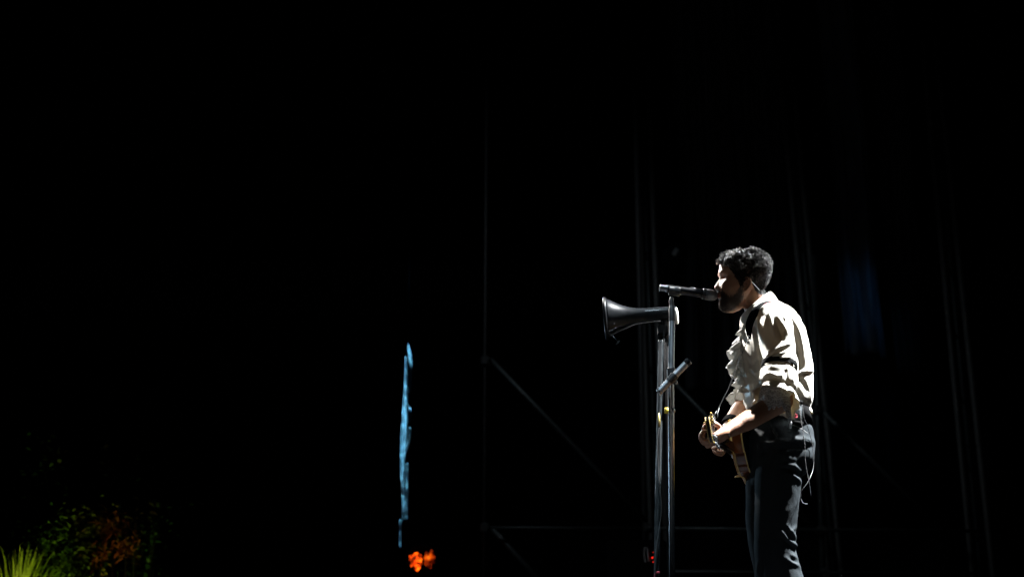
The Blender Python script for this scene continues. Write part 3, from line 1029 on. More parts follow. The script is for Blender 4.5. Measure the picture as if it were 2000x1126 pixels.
sculpt(mt, [
    ([(1590, 862), (1555, 858), (1530, 864), (1508, 858)], 6, 7), ([(1585, 872), (1550, 872), (1520, 876)], 5, -8),
    ([(1522, 886), (1545, 896), (1572, 894)], 7, 6), ([(1528, 906), (1550, 909), (1566, 920)], 4, 7), ([(1530, 913), (1552, 918), (1562, 930)], 4, -9),
    ([(1548, 925), (1560, 934), (1566, 945)], 3, 6), ([(1526, 832), (1545, 834), (1560, 842)], 5, 6), ([(1537, 832), (1536, 848)], 2.5, -6),
    ([(1508, 836), (1514, 846), (1519, 856)], 2.2, 5), ([(1512, 836), (1520, 856)], 3, -5),
    ([(1500, 840), (1478, 860), (1472, 884)], 7, 6), ([(1480, 868), (1496, 864)], 3, 4), ([(1477, 880), (1497, 874)], 3, 4), ([(1480, 892), (1497, 886)], 3, 4),
    ([(1500, 845), (1508, 870), (1500, 905)], 9, -8),
    ([(1554, 1028), (1546, 1036), (1553, 1046)], 3, 7), ([(1526, 1036), (1538, 1054), (1559, 1068)], 3.5, 12), ([(1530, 1048), (1545, 1064), (1556, 1076)], 4, -9),
    ([(1538, 1026), (1545, 1040), (1555, 1054)], 3, 8), ([(1534, 1088), (1552, 1100), (1562, 1106)], 4, 8), ([(1545, 1082), (1558, 1090)], 3, 6), ([(1541, 1090), (1555, 1098)], 3, -5),
    ([(1478, 1126), (1480, 1098)], 3, 6), ([(1487, 1126), (1489, 1095)], 4, -8), ([(1497, 1126), (1495, 1100)], 3.5, 8),
    ([(1556, 900), (1556, 870)], 2, -2),
])
wrinkle(mt, 0.0016, 26, 2.0)
tr_o = make("trousers", mt, "trouser", pe)
# belt and pocket piping
def ring_band(rows_a, rows_b, m, name, parent, a0=0, a1=360, solid=0.003, n=60):
    """band between two section rows (py, front, back, half width)"""
    mb = MB(); G = []
    for (py, f, b, w) in (rows_a, tuple((x + y) / 2 for x, y in zip(rows_a, rows_b)), rows_b):
        pf, pb = at(f, py), at(b, py)
        cx, hx = (pf.x + pb.x) / 2, (pb.x - pf.x) / 2
        row = []
        for u in np.linspace(a0, a1, n):
            a = R(u)
            ca, sa = math.cos(a), math.sin(a)
            row.append((cx - hx * abs(ca) ** (2 / 2.2) * (1 if ca > 0 else -1), PY + w * abs(sa) ** (2 / 2.2) * (1 if sa > 0 else -1), pf.z))
        G.append(row)
    mb.grid(G)
    return mb.build(name, m, parent, solid=solid)


ring_band((786, 1468, 1573, .172), (832, 1461, 1583.5, .190), "black_cloth", "waist_sash", tr_o)
mb = MB(); mb.tube([at(x, y, 5.418) for x, y in ((1549, 829), (1560, 834), (1570, 840), (1578, 846))], .0016, 6, sub=3); mb.build("pocket_piping", "grey_thread", tr_o)
mb = MB(); mb.tube([at(x, y, 5.417) for x, y in ((1508.5, 840), (1512, 846), (1517, 852))], .0012, 6, sub=3); mb.build("pocket_piping", "grey_thread", tr_o)
# shoes
for an, nm in ((ANN, 0), (ANF, 1)):
    mb = MB()
    mb.tube([an + Vector((0.055, 0, -0.045)), an + Vector((-0.03, 0, -0.035)), an + Vector((-0.12, 0, -0.048)), an + Vector((-0.20, 0, -0.064))], [(.04, .038), (.048, .048), (.048, .034), (.034, .02)], 18, sub=4, round_caps=True, ref=(0, 1, 0))
    so = mb.build("shoe", "black_leather", pe)

# ---- shirt: trunk and two sleeves fused, then folds
sh = MB()
trunk = [(588, 1482, 1506, .055), (594, 1470, 1519, .078), (602, 1463, 1532, .112), (612, 1458, 1545, .150), (622, 1455, 1553, .180), (636, 1452, 1562, .200), (655, 1449, 1571, .198), (680, 1446, 1577.5, .190),
         (700, 1445, 1582, .184), (720, 1446, 1586, .182), (740, 1447, 1586.5, .182), (760, 1449, 1586, .184), (778, 1453, 1585.5, .186), (790, 1458, 1583, .186), (799, 1464, 1580, .182), (806, 1472, 1573, .168)]
sect_loft(sh, dense(trunk), 48, 2.25)
sh.tube([at(1509, 620, 5.425), at(1514, 640, 5.388), at(1519, 672, 5.375), at(1522, 702, 5.348), at(1523, 714, 5.343), at(1521, 732, 5.335), at(1519, 752, 5.325), at(1516, 768, 5.32)],
        [(.068, .066), (.078, .076), (.078, .076), (.066, .066), (.064, .058), (.082, .078), (.084, .080), (.060, .060)], 30, sub=5, round_caps=True)
sh.tube([mir(at(1508, 622, 5.45)), at(1508, 645, 5.80), at(1500, 690, 5.86), at(1488, 730, 5.89), at(1474, 760, 5.89), at(1462, 779, 5.87)],
        [(.062, .062), (.078, .076), (.078, .074), (.076, .072), (.082, .080), (.066, .064)], 26, sub=5, round_caps=True)
ms = remesh(sh, 0.0042, 8, 0.5)
wrinkle(ms, 0.0013, 13, 0.7)
sculpt(ms, [
    # shoulder and sleeve head
    ([(1503, 612), (1508, 632), (1513, 660)], 3, 7), ([(1517, 630), (1523, 645), (1530, 664)], 4, -6), ([(1497, 618), (1493, 640), (1486, 668)], 5, 6),
    ([(1524, 613), (1533, 626), (1542, 640)], 4, -9), ([(1518, 612), (1530, 632), (1540, 652)], 5, 6),
    # front of the sleeve and chest
    ([(1468, 640), (1475, 668), (1484, 700)], 5, 7), ([(1474, 640), (1482, 670), (1487, 705)], 5, -8), ([(1480, 640), (1486, 668), (1487, 690)], 4, 5),
    ([(1487, 716), (1500, 694), (1520, 680), (1542, 669)], 4.5, 8), ([(1490, 706), (1508, 692), (1545, 678)], 4, -7), ([(1498, 702), (1520, 690), (1548, 682)], 4, 7),
    ([(1487, 712), (1488, 690), (1486, 660)], 5, -6), ([(1520, 700), (1540, 697), (1552, 703)], 4, 7),
    ([(1490, 714), (1505, 706), (1530, 708), (1546, 718)], 4.5, -9),
    # side seam and back
    ([(1540, 624), (1550, 645), (1559, 676), (1564, 708), (1563, 740)], 5.5, -9), ([(1549, 620), (1562, 650), (1571, 690), (1574, 720)], 5, 5),
    ([(1562, 727), (1574, 724), (1588, 724)], 3, 7), ([(1566, 731), (1576, 730), (1588, 730)], 3, -7), ([(1563, 735), (1570, 750), (1578, 765)], 4, -8), ([(1574, 740), (1580, 760), (1584, 780)], 5, 6),
    ([(1555, 760), (1566, 778), (1576, 790)], 4, -6), ([(1560, 785), (1572, 790), (1582, 796)], 3, 6),
    # lower front, belly folds
    ([(1452, 690), (1456, 720), (1466, 750), (1470, 782)], 4.5, 8), ([(1458, 700), (1463, 725), (1476, 738), (1488, 730)], 5, -9), ([(1462, 716), (1475, 730), (1487, 722)], 4, 7),
    ([(1470, 745), (1474, 765), (1470, 790)], 4, -6), ([(1478, 700), (1470, 712), (1460, 706)], 4, -4),
    # puffed lower sleeve
    ([(1490, 733), (1505, 729), (1520, 735), (1530, 730)], 3.5, 8), ([(1490, 742), (1508, 740), (1524, 746)], 4, -9), ([(1496, 750), (1500, 738)], 3, 6), ([(1512, 754), (1514, 738)], 3, -6),
    ([(1524, 752), (1527, 736)], 3, 7), ([(1536, 752), (1538, 726)], 4, -6), ([(1546, 755), (1550, 730)], 4, 7), ([(1534, 722), (1540, 716)], 3, 6),
], gain=1.05, sharp=1.6)
sh_o = make("shirt", ms, "shirt", pe)

# armband, collar
def arm_band(c0, ax, u, r0, r1, half, m, name, parent, n=40, tilt=0.0):
    mb = MB(); G = []
    ax, u = Vector(ax).normalized(), Vector(u)
    u = (u - ax * u.dot(ax)).normalized(); w = ax.cross(u)
    for s in (-1, -0.5, 0, 0.5, 1):
        row = []
        for k in range(n + 1):
            a = 2 * math.pi * k / n
            row.append(Vector(c0) + ax * (half * s + tilt * math.sin(a)) + u * (math.cos(a) * r0 * (1 + 0.02 * (1 - s * s))) + w * (math.sin(a) * r1 * (1 + 0.02 * (1 - s * s))))
        G.append(row)
    mb.grid(G)
    return mb.build(name, m, parent, solid=0.003)


axu = (at(1523, 730, 5.335) - at(1521, 690, 5.352))
bnd = arm_band(at(1522.5, 713, 5.344), axu, (0, -1, 0), .0655, .071, .012, "black_cloth", "armband", sh_o, tilt=-0.006)
# the faint grey letters printed on the armband
tc_ = bpy.data.curves.new("armband_print", 'FONT')
tc_.body = "ANTES"
tc_.size = 0.015
tc_.extrude = 0.0004
tc_.align_x = 'CENTER'
to = bpy.data.objects.new("tmp_text", tc_)
COL.objects.link(to)
dg = bpy.context.evaluated_depsgraph_get(); dg.update()
tm = bpy.data.meshes.new_from_object(to.evaluated_get(dg))
bpy.data.objects.remove(to)
tv = getco(tm)
ctr = at(1522.5, 713, 5.344)
ang = (tv[:, 0] + 0.012) / 0.071
tv2 = np.stack([ctr.x + np.sin(ang) * 0.0735, ctr.y - np.cos(ang) * 0.0680 - tv[:, 2], ctr.z + (tv[:, 1] - 0.006) - 0.006 * np.sin(ang)], 1)
setco(tm, tv2)
make("armband_print", tm, "grey_thread", bnd, smooth=False)


def collar():
    G = []
    cols = np.linspace(-1, 1, 61)                       # -1 .. 1 from near front, round the back, to far front
    def ring(front, back, hw, a):
        pf, pb = at(*front), at(*back)
        s = (1 - math.cos(a)) / 2                       # 0 front, 1 back
        p = pf + (pb - pf) * s
        return Vector((p.x, PY + hw * math.sin(a) * 1.0, p.z))
    for v in (0, 1, 2, 3, 4, 5, 6):
        row = []
        for u in cols:
            a = math.pi + u * math.pi * 0.955           # opening at the front
            y = {0: ((1456, 628), (1508, 590), .064), 1: ((1453, 620), (1504.5, 579), .063), 2: ((1451.5, 614), (1502.5, 572), .064),
                 3: ((1450, 613.5), (1504.5, 570.5), .068), 4: ((1446, 619), (1509, 575), .078), 5: ((1445, 631), (1515.5, 586), .092), 6: ((1445, 645), (1521, 597), .106)}[v]
            p = ring(y[0], y[1], y[2], a)
            s = (1 - math.cos(a)) / 2
            if v >= 4:
                p.z += -0.004 * math.sin(math.pi * s) * (v - 3) / 3 + 0.002 * math.sin(u * 23)
                p.x += 0.004 * math.sin(u * 17) * (v - 3) / 3
            row.append(p)
        G.append(row)
    mb = MB(); mb.grid(G)
    o = mb.build("collar", "shirt", sh_o, solid=0.0022)
    sm = o.modifiers.new("sub", 'SUBSURF'); sm.levels = 1; sm.render_levels = 2
    return o


collar()


def ruffle(name, center, axis, u, r0, r1, length, waves, amp, m, parent, a0=0, a1=360, n=90, rows=8, seed=0, droop=0.0, edge=0.0, squash=1.0, near=0.0, front=0.0):
    """gathered frill: a skirt of cloth round an axis, waves growing towards the free edge"""
    r_ = random.Random(seed)
    ph = [r_.uniform(0, 6.28) for _ in range(4)]
    axis = Vector(axis).normalized()
    u = Vector(u); u = (u - axis * u.dot(axis)).normalized(); w = axis.cross(u)
    G = []
    for j in range(rows):
        t = j / (rows - 1)
        row = []
        for k in range(n):
            a = R(a0 + (a1 - a0) * k / (n - 1))
            wv = math.sin(a * waves + ph[0] + 0.8 * math.sin(a * 2 + ph[1])) + 0.4 * math.sin(a * waves * 2.3 + ph[2])
            r = r0 + (r1 - r0) * t ** 0.75 + amp * wv * t
            L = length * t * (1 + 0.18 * math.sin(a * 3 + ph[3])) * 1.0
            L *= 1 - near * math.cos(a) - front * math.sin(a)
            L += edge * t * abs(math.sin(a * waves * 1.5 + ph[1]))
            p = Vector(center) + axis * L + u * (math.cos(a) * r) + w * (math.sin(a) * r * squash)
            p.z -= droop * t * t
            row.append(p)
        G.append(row)
    mb = MB(); mb.grid(G)
    return mb.build(name, m, parent, solid=0.0012)


# sleeve flounce and lace on the near arm, flounce on the far arm
axn = at(1497, 790, 5.31) - at(1517, 755, 5.322)
ruffle("sleeve_flounce", at(1517, 755, 5.32), axn + Vector((0.035, 0, 0)), (0, -1, 0), .062, .092, .062, 9, .007, "shirt", sh_o, seed=4, n=150, droop=.004, near=.45, front=.28)
ruffle("lace_cuff", at(1514, 757, 5.318), Vector((-0.10, -0.10, -1)), (0, -1, 0), .058, .066, .106, 7, .0045, "lace", sh_o, a0=-112, a1=96, seed=9, n=150, rows=16, edge=.012, squash=0.98, near=-.05, front=.28)
axf = at(1437, 812, 5.80) - at(1465, 772, 5.88)
ruffle("sleeve_flounce", at(1463, 774, 5.875), axf, (0, -1, 0), .055, .078, .050, 8, .008, "frill", sh_o, seed=6, n=130, droop=.004)
# front frill of the shirt: overlapping scallops down the button line
r3 = random.Random(21)
line = [(1451, 636, .55), (1449, 649, .8), (1446, 661, .95), (1445, 674, 1.1), (1442, 687, 1.2), (1441, 700, 1.3), (1441, 713, 1.15), (1443, 728, .95), (1445, 744, .85), (1448, 760, .8)]
for i, (x, y, sz) in enumerate(line):
    c0 = at(x + 7, y - 6, PY - .012 + r3.uniform(-.02, .02))
    ruffle("front_frill", c0, Vector((-0.5 + r3.uniform(-.2, .2), r3.uniform(-.35, .2), -0.9 + r3.uniform(-.1, .25))), (-0.8, 0, 0.6), .010, .033 * sz * r3.uniform(.9, 1.1), .040 * sz * r3.uniform(.9, 1.2),
           r3.uniform(1.8, 2.8), .0075 * sz, "frill", sh_o, a0=-150, a1=r3.uniform(110, 150), n=90, rows=10, seed=60 + i, droop=.010, edge=.003, squash=r3.uniform(.95, 1.25))
# hem bits hanging out at the back
ruffle("shirt_tail", at(1573, 792, 5.56), (0.12, 0, -1), (0, -1, 0), .03, .042, .032, 3, .007, "shirt", sh_o, seed=12, n=60, squash=0.5, edge=.012)

# wristband on the far arm, thread bracelet on the near wrist
axw = WR_F - at(1433, 818, 5.77)
arm_band(at(1426, 828, 5.733), axw, (0, -1, 0), .037, .036, .026, "black_cloth", "wristband", pe)
axw = WR_N - at(1437, 833, 5.215)
arm_band(at(1411, 846, 5.182), axw, (0, -1, 0), .0315, .0375, .0015, "black_cloth", "bracelet", pe)

# earpiece wire behind the ear
t = thing("earpiece", "in-ear monitor with thin pale wire behind the singer's ear", "earpiece", at(1458, 557, 5.50))
mb = MB(); mb.lathe(at(1458.5, 556.5, 5.522), (0, -1, 0), [(0, .004), (.004, .006), (.008, .0055), (.011, .003)], 12); mb.build("bud", "gloss_black", t)
mb = MB(); mb.tube([at(1459, 556, 5.513), at(1461, 546, 5.512), at(1466, 548.5, 5.510), at(1475, 557, 5.512), at(1484, 567, 5.522)], .0010, 6, sub=4); mb.build("wire", "wire", t)

# bodypack on the belt
c = at(1556, 803, 5.405)
t = thing("belt_pack", "grey textured belt pouch with a small red stitched letter at the singer's hip", "pouch", c)
ux = Vector((0.80, 0.42, -0.03)).normalized(); uz = Vector((0.03, 0.0, 1)).normalized(); uy = ux.cross(uz).normalized()
mb = MB(); mb.box(c, ux * 0.025, uy * 0.010, uz * 0.043, bev=0.006); pk = mb.build("pouch", "grey_leather", t)
mb = MB(); mb.box(c + uz * 0.041 - uy * 0.0, ux * 0.028, uy * 0.012, uz * 0.008, bev=0.004); mb.build("flap", "black_cloth", t)
mb = MB(); mb.box(c - uz * 0.048, ux * 0.028, uy * 0.012, uz * 0.008, bev=0.004); mb.build("bottom_trim", "black_cloth", t)
nrm = uy if uy.y < 0 else -uy
lc = c + nrm * 0.0106 - ux * 0.014 - uz * 0.022
mb = MB(); mb.tube([lc + ux * (.0055 * math.cos(a)) + uz * (.0075 * math.sin(a)) for a in np.linspace(0.2, 6.1, 18)], .0022, 6)
mb.tube([lc + ux * -.005 + uz * .006, lc + ux * -.011 + uz * .009], .002, 6); mb.build("stitched_letter", "pink_thread", pk)
# dangling twisted cords
for pts, lab in (
    (((1561, 783, 5.40), (1563, 805, 5.385), (1567, 835, 5.375), (1572, 870, 5.37), (1573, 900, 5.375), (1577, 925, 5.385), (1581, 945, 5.39), (1584, 968, 5.40)), "thin pale cord hanging from the belt across the back pocket"),
    (((1566, 785, 5.42), (1570, 812, 5.41), (1578, 835, 5.43), (1586, 865, 5.46), (1589, 895, 5.47), (1588, 915, 5.46), (1583, 930, 5.43), (1575, 945, 5.415), (1566, 957, 5.415), (1564, 970, 5.42), (1567, 979, 5.42), (1572, 983, 5.42), (1577, 983, 5.42)), "thin pale cord looping outward behind the singer's seat, its end curled"),
):
    P = [at(*p) for p in pts]
    P2, _ = spline(P, [1] * len(P), 14)
    mb = MB()
    for ph in (0, math.pi):
        mb.tube([p + Vector((math.cos(i * 1.05 + ph), math.sin(i * 1.05 + ph), 0)) * .0008 for i, p in enumerate(P2)], .0009, 5)
    tag(mb.build("cord", "cord"), lab, "cord", None)

# ================================================================ guitar
GB = at(1457, 880, 5.70)                 # middle of the body
GH = at(1386, 836, 5.02)                 # head end
t = thing("guitar", "sunburst electric guitar with cream binding held across the singer's waist", "guitar", GB)
ga = (GH - GB).normalized()              # along the neck
gn = Vector((-1, 0, -0.11)); gn = (gn - ga * gn.dot(ga)).normalized()     # face of the guitar, away from the singer
gw = ga.cross(gn).normalized()           # across
if gw.z < 0: gw = -gw
def G3(l, w, h): return GB + ga * l + gw * w + gn * h
out = []
def bodyw(l):                            # half widths (upper edge, lower edge) along the body, l from tail to neck
    up = np.interp(l, [-.21, -.20, -.17, -.10, -.03, .03, .09, .14, .17, .185], [0, .07, .125, .160, .14, .118, .128, .125, .085, .03])
    lo = np.interp(l, [-.21, -.20, -.17, -.10, -.03, .03, .08, .12, .15, .162], [0, .07, .125, .160, .14, .115, .118, .105, .075, .05])
    return up, lo
ls = np.concatenate([[-.21, -.208, -.204], np.linspace(-.20, .185, 60)])
loop = [(l, bodyw(l)[0]) for l in ls] + [(l, -bodyw(l)[1] if l < .162 else -.03) for l in ls[::-1]]
def plate(name, h0, h1, sc, m, parent, crown=0.0):
    mb = MB(); n = len(loop)
    V = []
    for h in (h0, h1):
        for l, w in loop:
            V.append(G3(l * sc, w * sc, h))
    c0, c1 = len(V), len(V) + 1
    V += [G3(0, 0, h0 - crown), G3(0, 0, h1 + crown)]
    Fc = []
    for k in range(n):
        k2 = (k + 1) % n
        Fc += [(k, k2, n + k2, n + k), (c0, k2, k), (c1, n + k, n + k2)]
    mb.add(V, Fc)
    o = mb.build(name, m, parent)
    o.data.set_sharp_from_angle(angle=R(50))
    return o
plate("body_side", -.020, .020, 0.985, "sunburst", t)
plate("back_plate", -.0265, -.0235, 0.985, "guitar_dark", t, 0.006)
plate("top_plate", .0235, .031, 0.985, "amber_top", t, 0.008)
plate("binding", .0195, .0245, 1.0, "binding", t)
plate("binding", -.0245, -.0195, 1.0, "binding", t)
mb = MB(); mb.tube([G3(.035, -.105, .030), G3(.035, -.106, .045), G3(.035, -.108, .056)], [(.008, .004), (.009, .0045), (.007, .004)], 12, ref=ga, round_caps=True); mb.build("pickguard_bracket", "binding", t)
mb = MB(); mb.box(G3(.30, 0, .024), ga * .20, gw * .0235, gn * .009, bev=0.006); nk = mb.build("neck", "guitar_dark", t)
mb = MB(); mb.box(G3(.28, 0, .0365), ga * .22, gw * .026, gn * .003); fb = mb.build("fingerboard", "rosewood", t, smooth=False)
for i in range(14):
    l = .49 - .46 * (1 - 2 ** (-i / 12.0)); mb = MB(); mb.box(G3(l, 0, .040), ga * .001, gw * .0255, gn * .0008); mb.build("fret", "steel", fb, smooth=False)
# head plate: widens to the end, three tuners a side
HL = (GH - GB).length
prof = [(-.16, .024), (-.145, .036), (-.10, .042), (-.03, .047), (-.01, .044), (0, .034)]
mb = MB(); V = []; 
lp = [(l, w) for l, w in prof] + [(l, -w) for l, w in prof[::-1]]
for h in (.012, .027):
    V += [G3(HL + l, w, h + (l + .16) * -0.10) for l, w in lp]
n = len(lp)
mb.add(V, [(k, (k + 1) % n, n + (k + 1) % n, n + k) for k in range(n)] + [tuple(range(n - 1, -1, -1)), tuple(range(n, 2 * n))])
hd = mb.build("headstock", "gloss_black", t, smooth=False)
mb = MB()
for h in (.012, .027):
    P = [G3(HL + l + (0.001 if l == 0 else 0), w * 1.02, h + (l + .16) * -0.10) for l, w in lp]
    mb.tube(P, .0016, 5)
mb.build("head_binding", "binding", hd)
for s in (-1, 1):
    for i in range(3):
        b = G3(HL - .03 - .042 * i, s * .030, .010 - .10 * (.13 - .042 * i))
        mb = MB(); mb.lathe(b, -gn, [(-.002, .009), (.008, .009), (.011, .006)], 12)
        mb.tube([b - gn * .006, b - gn * .006 + gw * s * .022], .003, 6)
        mb.box(b - gn * .006 + gw * s * .028, ga * .010, gw * .007, gn * .004, bev=.0025)
        mb.tube([b, b + gn * .030], .003, 8)
        mb.build("tuner", "gold" if (s == 1 and i == 0) else "chrome", hd)
for i in range(6):
    w = (i - 2.5) * .0085
    mb = MB(); mb.tube([G3(-.10, w * 1.2, .052), G3(HL - .155, w * .85, .0425)], .0006, 4); mb.build("string", "steel", t)
mb = MB(); mb.box(G3(-.09, 0, .045), ga * .010, gw * .042, gn * .005, bev=.003); mb.build("bridge", "gold", t)
for l in (.09, -.02):
    mb = MB(); mb.box(G3(l, 0, .043), ga * .018, gw * .036, gn * .006, bev=.003); mb.build("pickup", "chrome", t)
for l, w in ((-.10, -.09), (-.14, -.06), (-.13, -.11), (-.165, -.08)):
    mb = MB(); mb.lathe(G3(l, w, .034), gn, [(0, .012), (.012, .011), (.014, .009)], 14); mb.build("knob", "binding", t)
# strap over the near shoulder, ending in a thin cord tied to the head
def ribbon(pts, half, name, m, parent, solid=0.003, widths=None):
    """pts: (point, across direction)"""
    mb = MB(); G = []
    P = [Vector(p) for p, _ in pts]; A = [Vector(a) for _, a in pts]
    P2, _ = spline(P, [1] * len(P), 8); A2, _ = spline(A, [1] * len(A), 8)
    Wd = np.interp(np.linspace(0, 1, len(P2)), np.linspace(0, 1, len(pts)), widths or [half] * len(pts))
    for p, a, w in zip(P2, A2, Wd):
        a = a.normalized()
        G.append([p + a * (w * s) for s in (-1, -0.33, 0.33, 1)])
    mb.grid(G)
    return mb.build(name, m, parent, solid=solid)
st = ribbon([(at(1465, 662, 5.395), (1, 0, .1)), (at(1463, 650, 5.40), (1, 0, .1)), (at(1464, 632, 5.415), (1, 0, -.2)), (at(1473, 612, 5.415), (.8, 0, -.6)), (at(1488, 597, 5.425), (.55, -.1, -.85)), (at(1505, 590.5, 5.462), (.2, -.5, -.85)),
             (at(1524, 592, 5.53), (.1, -.7, -.6)), (at(1540, 604, 5.63), (.1, -.9, -.4)), (at(1556, 624, 5.72), (.1, -.9, -.3)), (at(1566, 660, 5.80), (0.3, -.9, 0))],
            .012, "strap", "black_cloth", t, widths=[.003, .012, .0165, .017, .014, .010, .008, .008, .008, .008])
ribbon([(at(1489, 600, 5.412), (.55, 0, -.85)), (at(1497, 595, 5.424), (.4, -.3, -.8)), (at(1506, 592, 5.444), (.2, -.6, -.75)), (at(1516, 592, 5.485), (.1, -.8, -.5))], .005, "strap_lining", "pink_thread", st, widths=[.004, .006, .006, .004])
P = [at(1463, 660, 5.395), at(1449, 690, 5.33), at(1437, 720, 5.26), at(1424, 755, 5.18), at(1410, 783, 5.11), at(1398, 808, 5.06)]
P2, _ = spline(P, [1] * 6, 16)
mb = MB()
for ph in (0, math.pi):
    mb.tube([p + Vector((math.cos(i * 0.9 + ph), math.sin(i * 0.9 + ph), 0)) * .0009 for i, p in enumerate(P2)], .0010, 5)
mb.build("strap_cord", "black_cloth", t)
mb = MB(); mb.tube([at(1405, 795, 5.09), at(1402, 806, 5.07), at(1401, 818, 5.05)], .0009, 5); mb.tube([at(1405, 795, 5.09), at(1397, 806, 5.06), at(1394, 814, 5.05)], .0009, 5); mb.build("cord_loop", "cord", t)
mb = MB(); mb.tube([at(1464, 655, 5.385), at(1459, 668, 5.37), at(1453, 680, 5.345)], .0016, 5); mb.build("strap_clasp", "chrome", t)

# ================================================================ microphone, stands, megaphone
Ym = 5.60
ma, mbk = at(1402, 577.8, Ym), at(1288, 561.5, Ym)
ax = (ma - mbk).normalized(); L = (ma - mbk).length
t = thing("microphone", "black handheld vocal microphone pointed at the singer's mouth", "microphone", (ma + mbk) / 2)
k = L / 117.0
mb = MB(); mb.lathe(mbk, ax, [(0, .012), (.002, .0145), (13 * k, .0148), (13.5 * k, .0165), (16 * k, .0175)], 24); mb.build("tail_cap", "chrome", t, sharp=40)
mb = MB(); mb.lathe(mbk, ax, [(15.5 * k, .0180), (45 * k, .0185), (48 * k, .0182), (50 * k, .0178), (80 * k, .0205), (86 * k, .0215)], 28); mb.build("handle", "gloss_black", t, sharp=40)
mb = MB(); mb.lathe(mbk, ax, [(86 * k, .0215), (87 * k, .0240), (92 * k, .0245), (92.5 * k, .0235)], 28); mb.build("collar_ring", "satin_black", t, sharp=40)
mb = MB(); mb.lathe(mbk, ax, [(92.5 * k, .0238), (100 * k, .0255), (106 * k, .0250), (112 * k, .0215), (116 * k, .014), (117.2 * k, .004)], 28); mb.build("grille", "mesh_grille", t)
mb = MB(); mb.box(mbk + ax * (36 * k) + Vector((0, -.0175, .0035)), ax * .013, Vector((0, .003, 0)), Vector((0, 0, .004)), bev=.0015); mb.build("switch", "satin_black", t)
mb = MB(); mb.tube([mbk + ax * (62 * k) + Vector((0, 0, .0185)), mbk + ax * (64 * k) + Vector((0, 0, .0205)), mbk + ax * (70 * k) + Vector((0, 0, .0205)), mbk + ax * (72 * k) + Vector((0, 0, .0195))], .003, 6); mb.build("clip_pin", "chrome", t)

# microphone stand
top, bot = at(1313, 627, Ym), at(1313.5, 1126, Ym)
tt = (STAGE - top.z) / (bot.z - top.z)
bot = top + (bot - top) * tt
t = thing("microphone_stand", "tall chrome microphone stand with a slanted crossbar in front of the singer", "microphone stand", bot)
cl = at(1311, 737, Ym)
mb = MB(); mb.tube([at(1313, 622, Ym), cl], .0128, 20); mb.build("upper_tube", "steel", t, sharp=60)
mb = MB(); mb.tube([cl, bot], .0125, 20); mb.build("lower_tube", "chrome", t, sharp=60)
mb = MB(); mb.tube([cl + Vector((-.004, .0, -.05)), bot + Vector((-.004, 0, 0))], .0138, 20)
mb = MB(); mb.lathe(at(1313, 625, Ym), (0, 0, 1), [(-.004, .0135), (0, .0140), (.052, .0140), (.062, .011), (.075, .009), (.085, .009)], 20); mb.build("clutch", "satin_black", t, sharp=40)
mb = MB(); mb.tube([at(1313, 600, Ym), at(1311, 588, Ym), at(1313, 580, Ym)], [.010, .011, .010], 12)
cpt = mbk + ax * (29 * k)
mb.tube([cpt - ax * .022 - Vector((0, 0, .006)), cpt + ax * .026 - Vector((0, 0, .006))], (.0215, .0215), 20)
mb.build("microphone_clip", "satin_black", t, sharp=40)
c0, c1 = at(1288, 764, Ym - .035), at(1341, 709, Ym - .055)
mb = MB(); mb.tube([c0, c1], .0150, 20); cb = mb.build("crossbar", "steel", t, sharp=60)
d = (c1 - c0).normalized()
mb = MB(); mb.lathe(c1 - d * .004, d, [(0, .0160), (.012, .0175), (.020, .0168), (.024, .010)], 20); mb.build("end_cap", "gloss_black", cb, sharp=40)
mb = MB(); mb.lathe(c0 + d * .004, -d, [(0, .0150), (.010, .0155), (.014, .011)], 20); mb.build("end_cap", "chrome", cb, sharp=40)
mb = MB(); mb.box(cl + Vector((0, -.004, .008)), (.0175, 0, 0), (0, .018, 0), (0, 0, .034), bev=.005)
mm = (c0 + c1) / 2 - d * 0.006
mb.tube([mm - d * .020, mm + d * .020], .0185, 18); mb.build("clamp", "satin_black", t, sharp=30)
mb = MB(); mb.tube([cl + Vector((.018, 0, -.02)), cl + Vector((.026, -.004, -.02))], .010, 10); mb.build("clamp_screw", "chrome", t)
mb = MB(); mb.lathe(bot, (0, 0, 1), [(0, .15), (.012, .15), (.022, .14), (.03, .03), (.05, .018)], 32); mb.build("round_base", "satin_black", t, sharp=30)
mb = MB(); mb.tube([at(1313.2, 797, Ym), at(1313.2, 806, Ym)], .0131, 20); mb.build("tape_edge", "chrome", t)

# megaphone
Yg = 5.78
m0, m1 = at(1184, 622, Yg + .035), at(1321, 611, Yg)
ax = (m0 - m1).normalized(); L = (m1 - m0).length
t = thing("megaphone", "black megaphone with flared horn and pale back plate, mounted on the second stand", "megaphone", m1)
prof = [(0.0, .031), (.02, .0318), (.125, .0335), (.128, .0330), (.16, .036), (.19, .0425), (.215, .052), (.24, .064), (.262, .077), (.280, .087), (.292, .0925)]
s = L / .292
P2 = [(d_ * s, r) for d_, r in prof]
inn = [(d_ * s, max(.004, r - .004)) for d_, r in prof[::-1][:-3]]
mb = MB(); mb.lathe(m1, ax, P2[:4], 40); mb.build("barrel", "horn_black", t, sharp=50)
mb = MB(); mb.lathe(m1, ax, P2[3:] + inn, 48, caps=False); hn = mb.build("horn", "horn_black", t)
mb = MB()
u = ax.orthogonal().normalized(); w = ax.cross(u)
mb.tube([m1 + ax * (.294 * s) + (u * math.cos(a) + w * math.sin(a)) * .0905 for a in np.linspace(0, 2 * math.pi, 49)], .0080, 10, caps=False); mb.build("rim", "horn_black", hn)
mb = MB(); mb.lathe(m1 + ax * .10 * s, ax, [(0, .012), (.12 * s, .022), (.17 * s, .038), (.172 * s, .034), (.13 * s, .01)], 24, caps=False); mb.build("inner_reflector", "satin_black", hn)
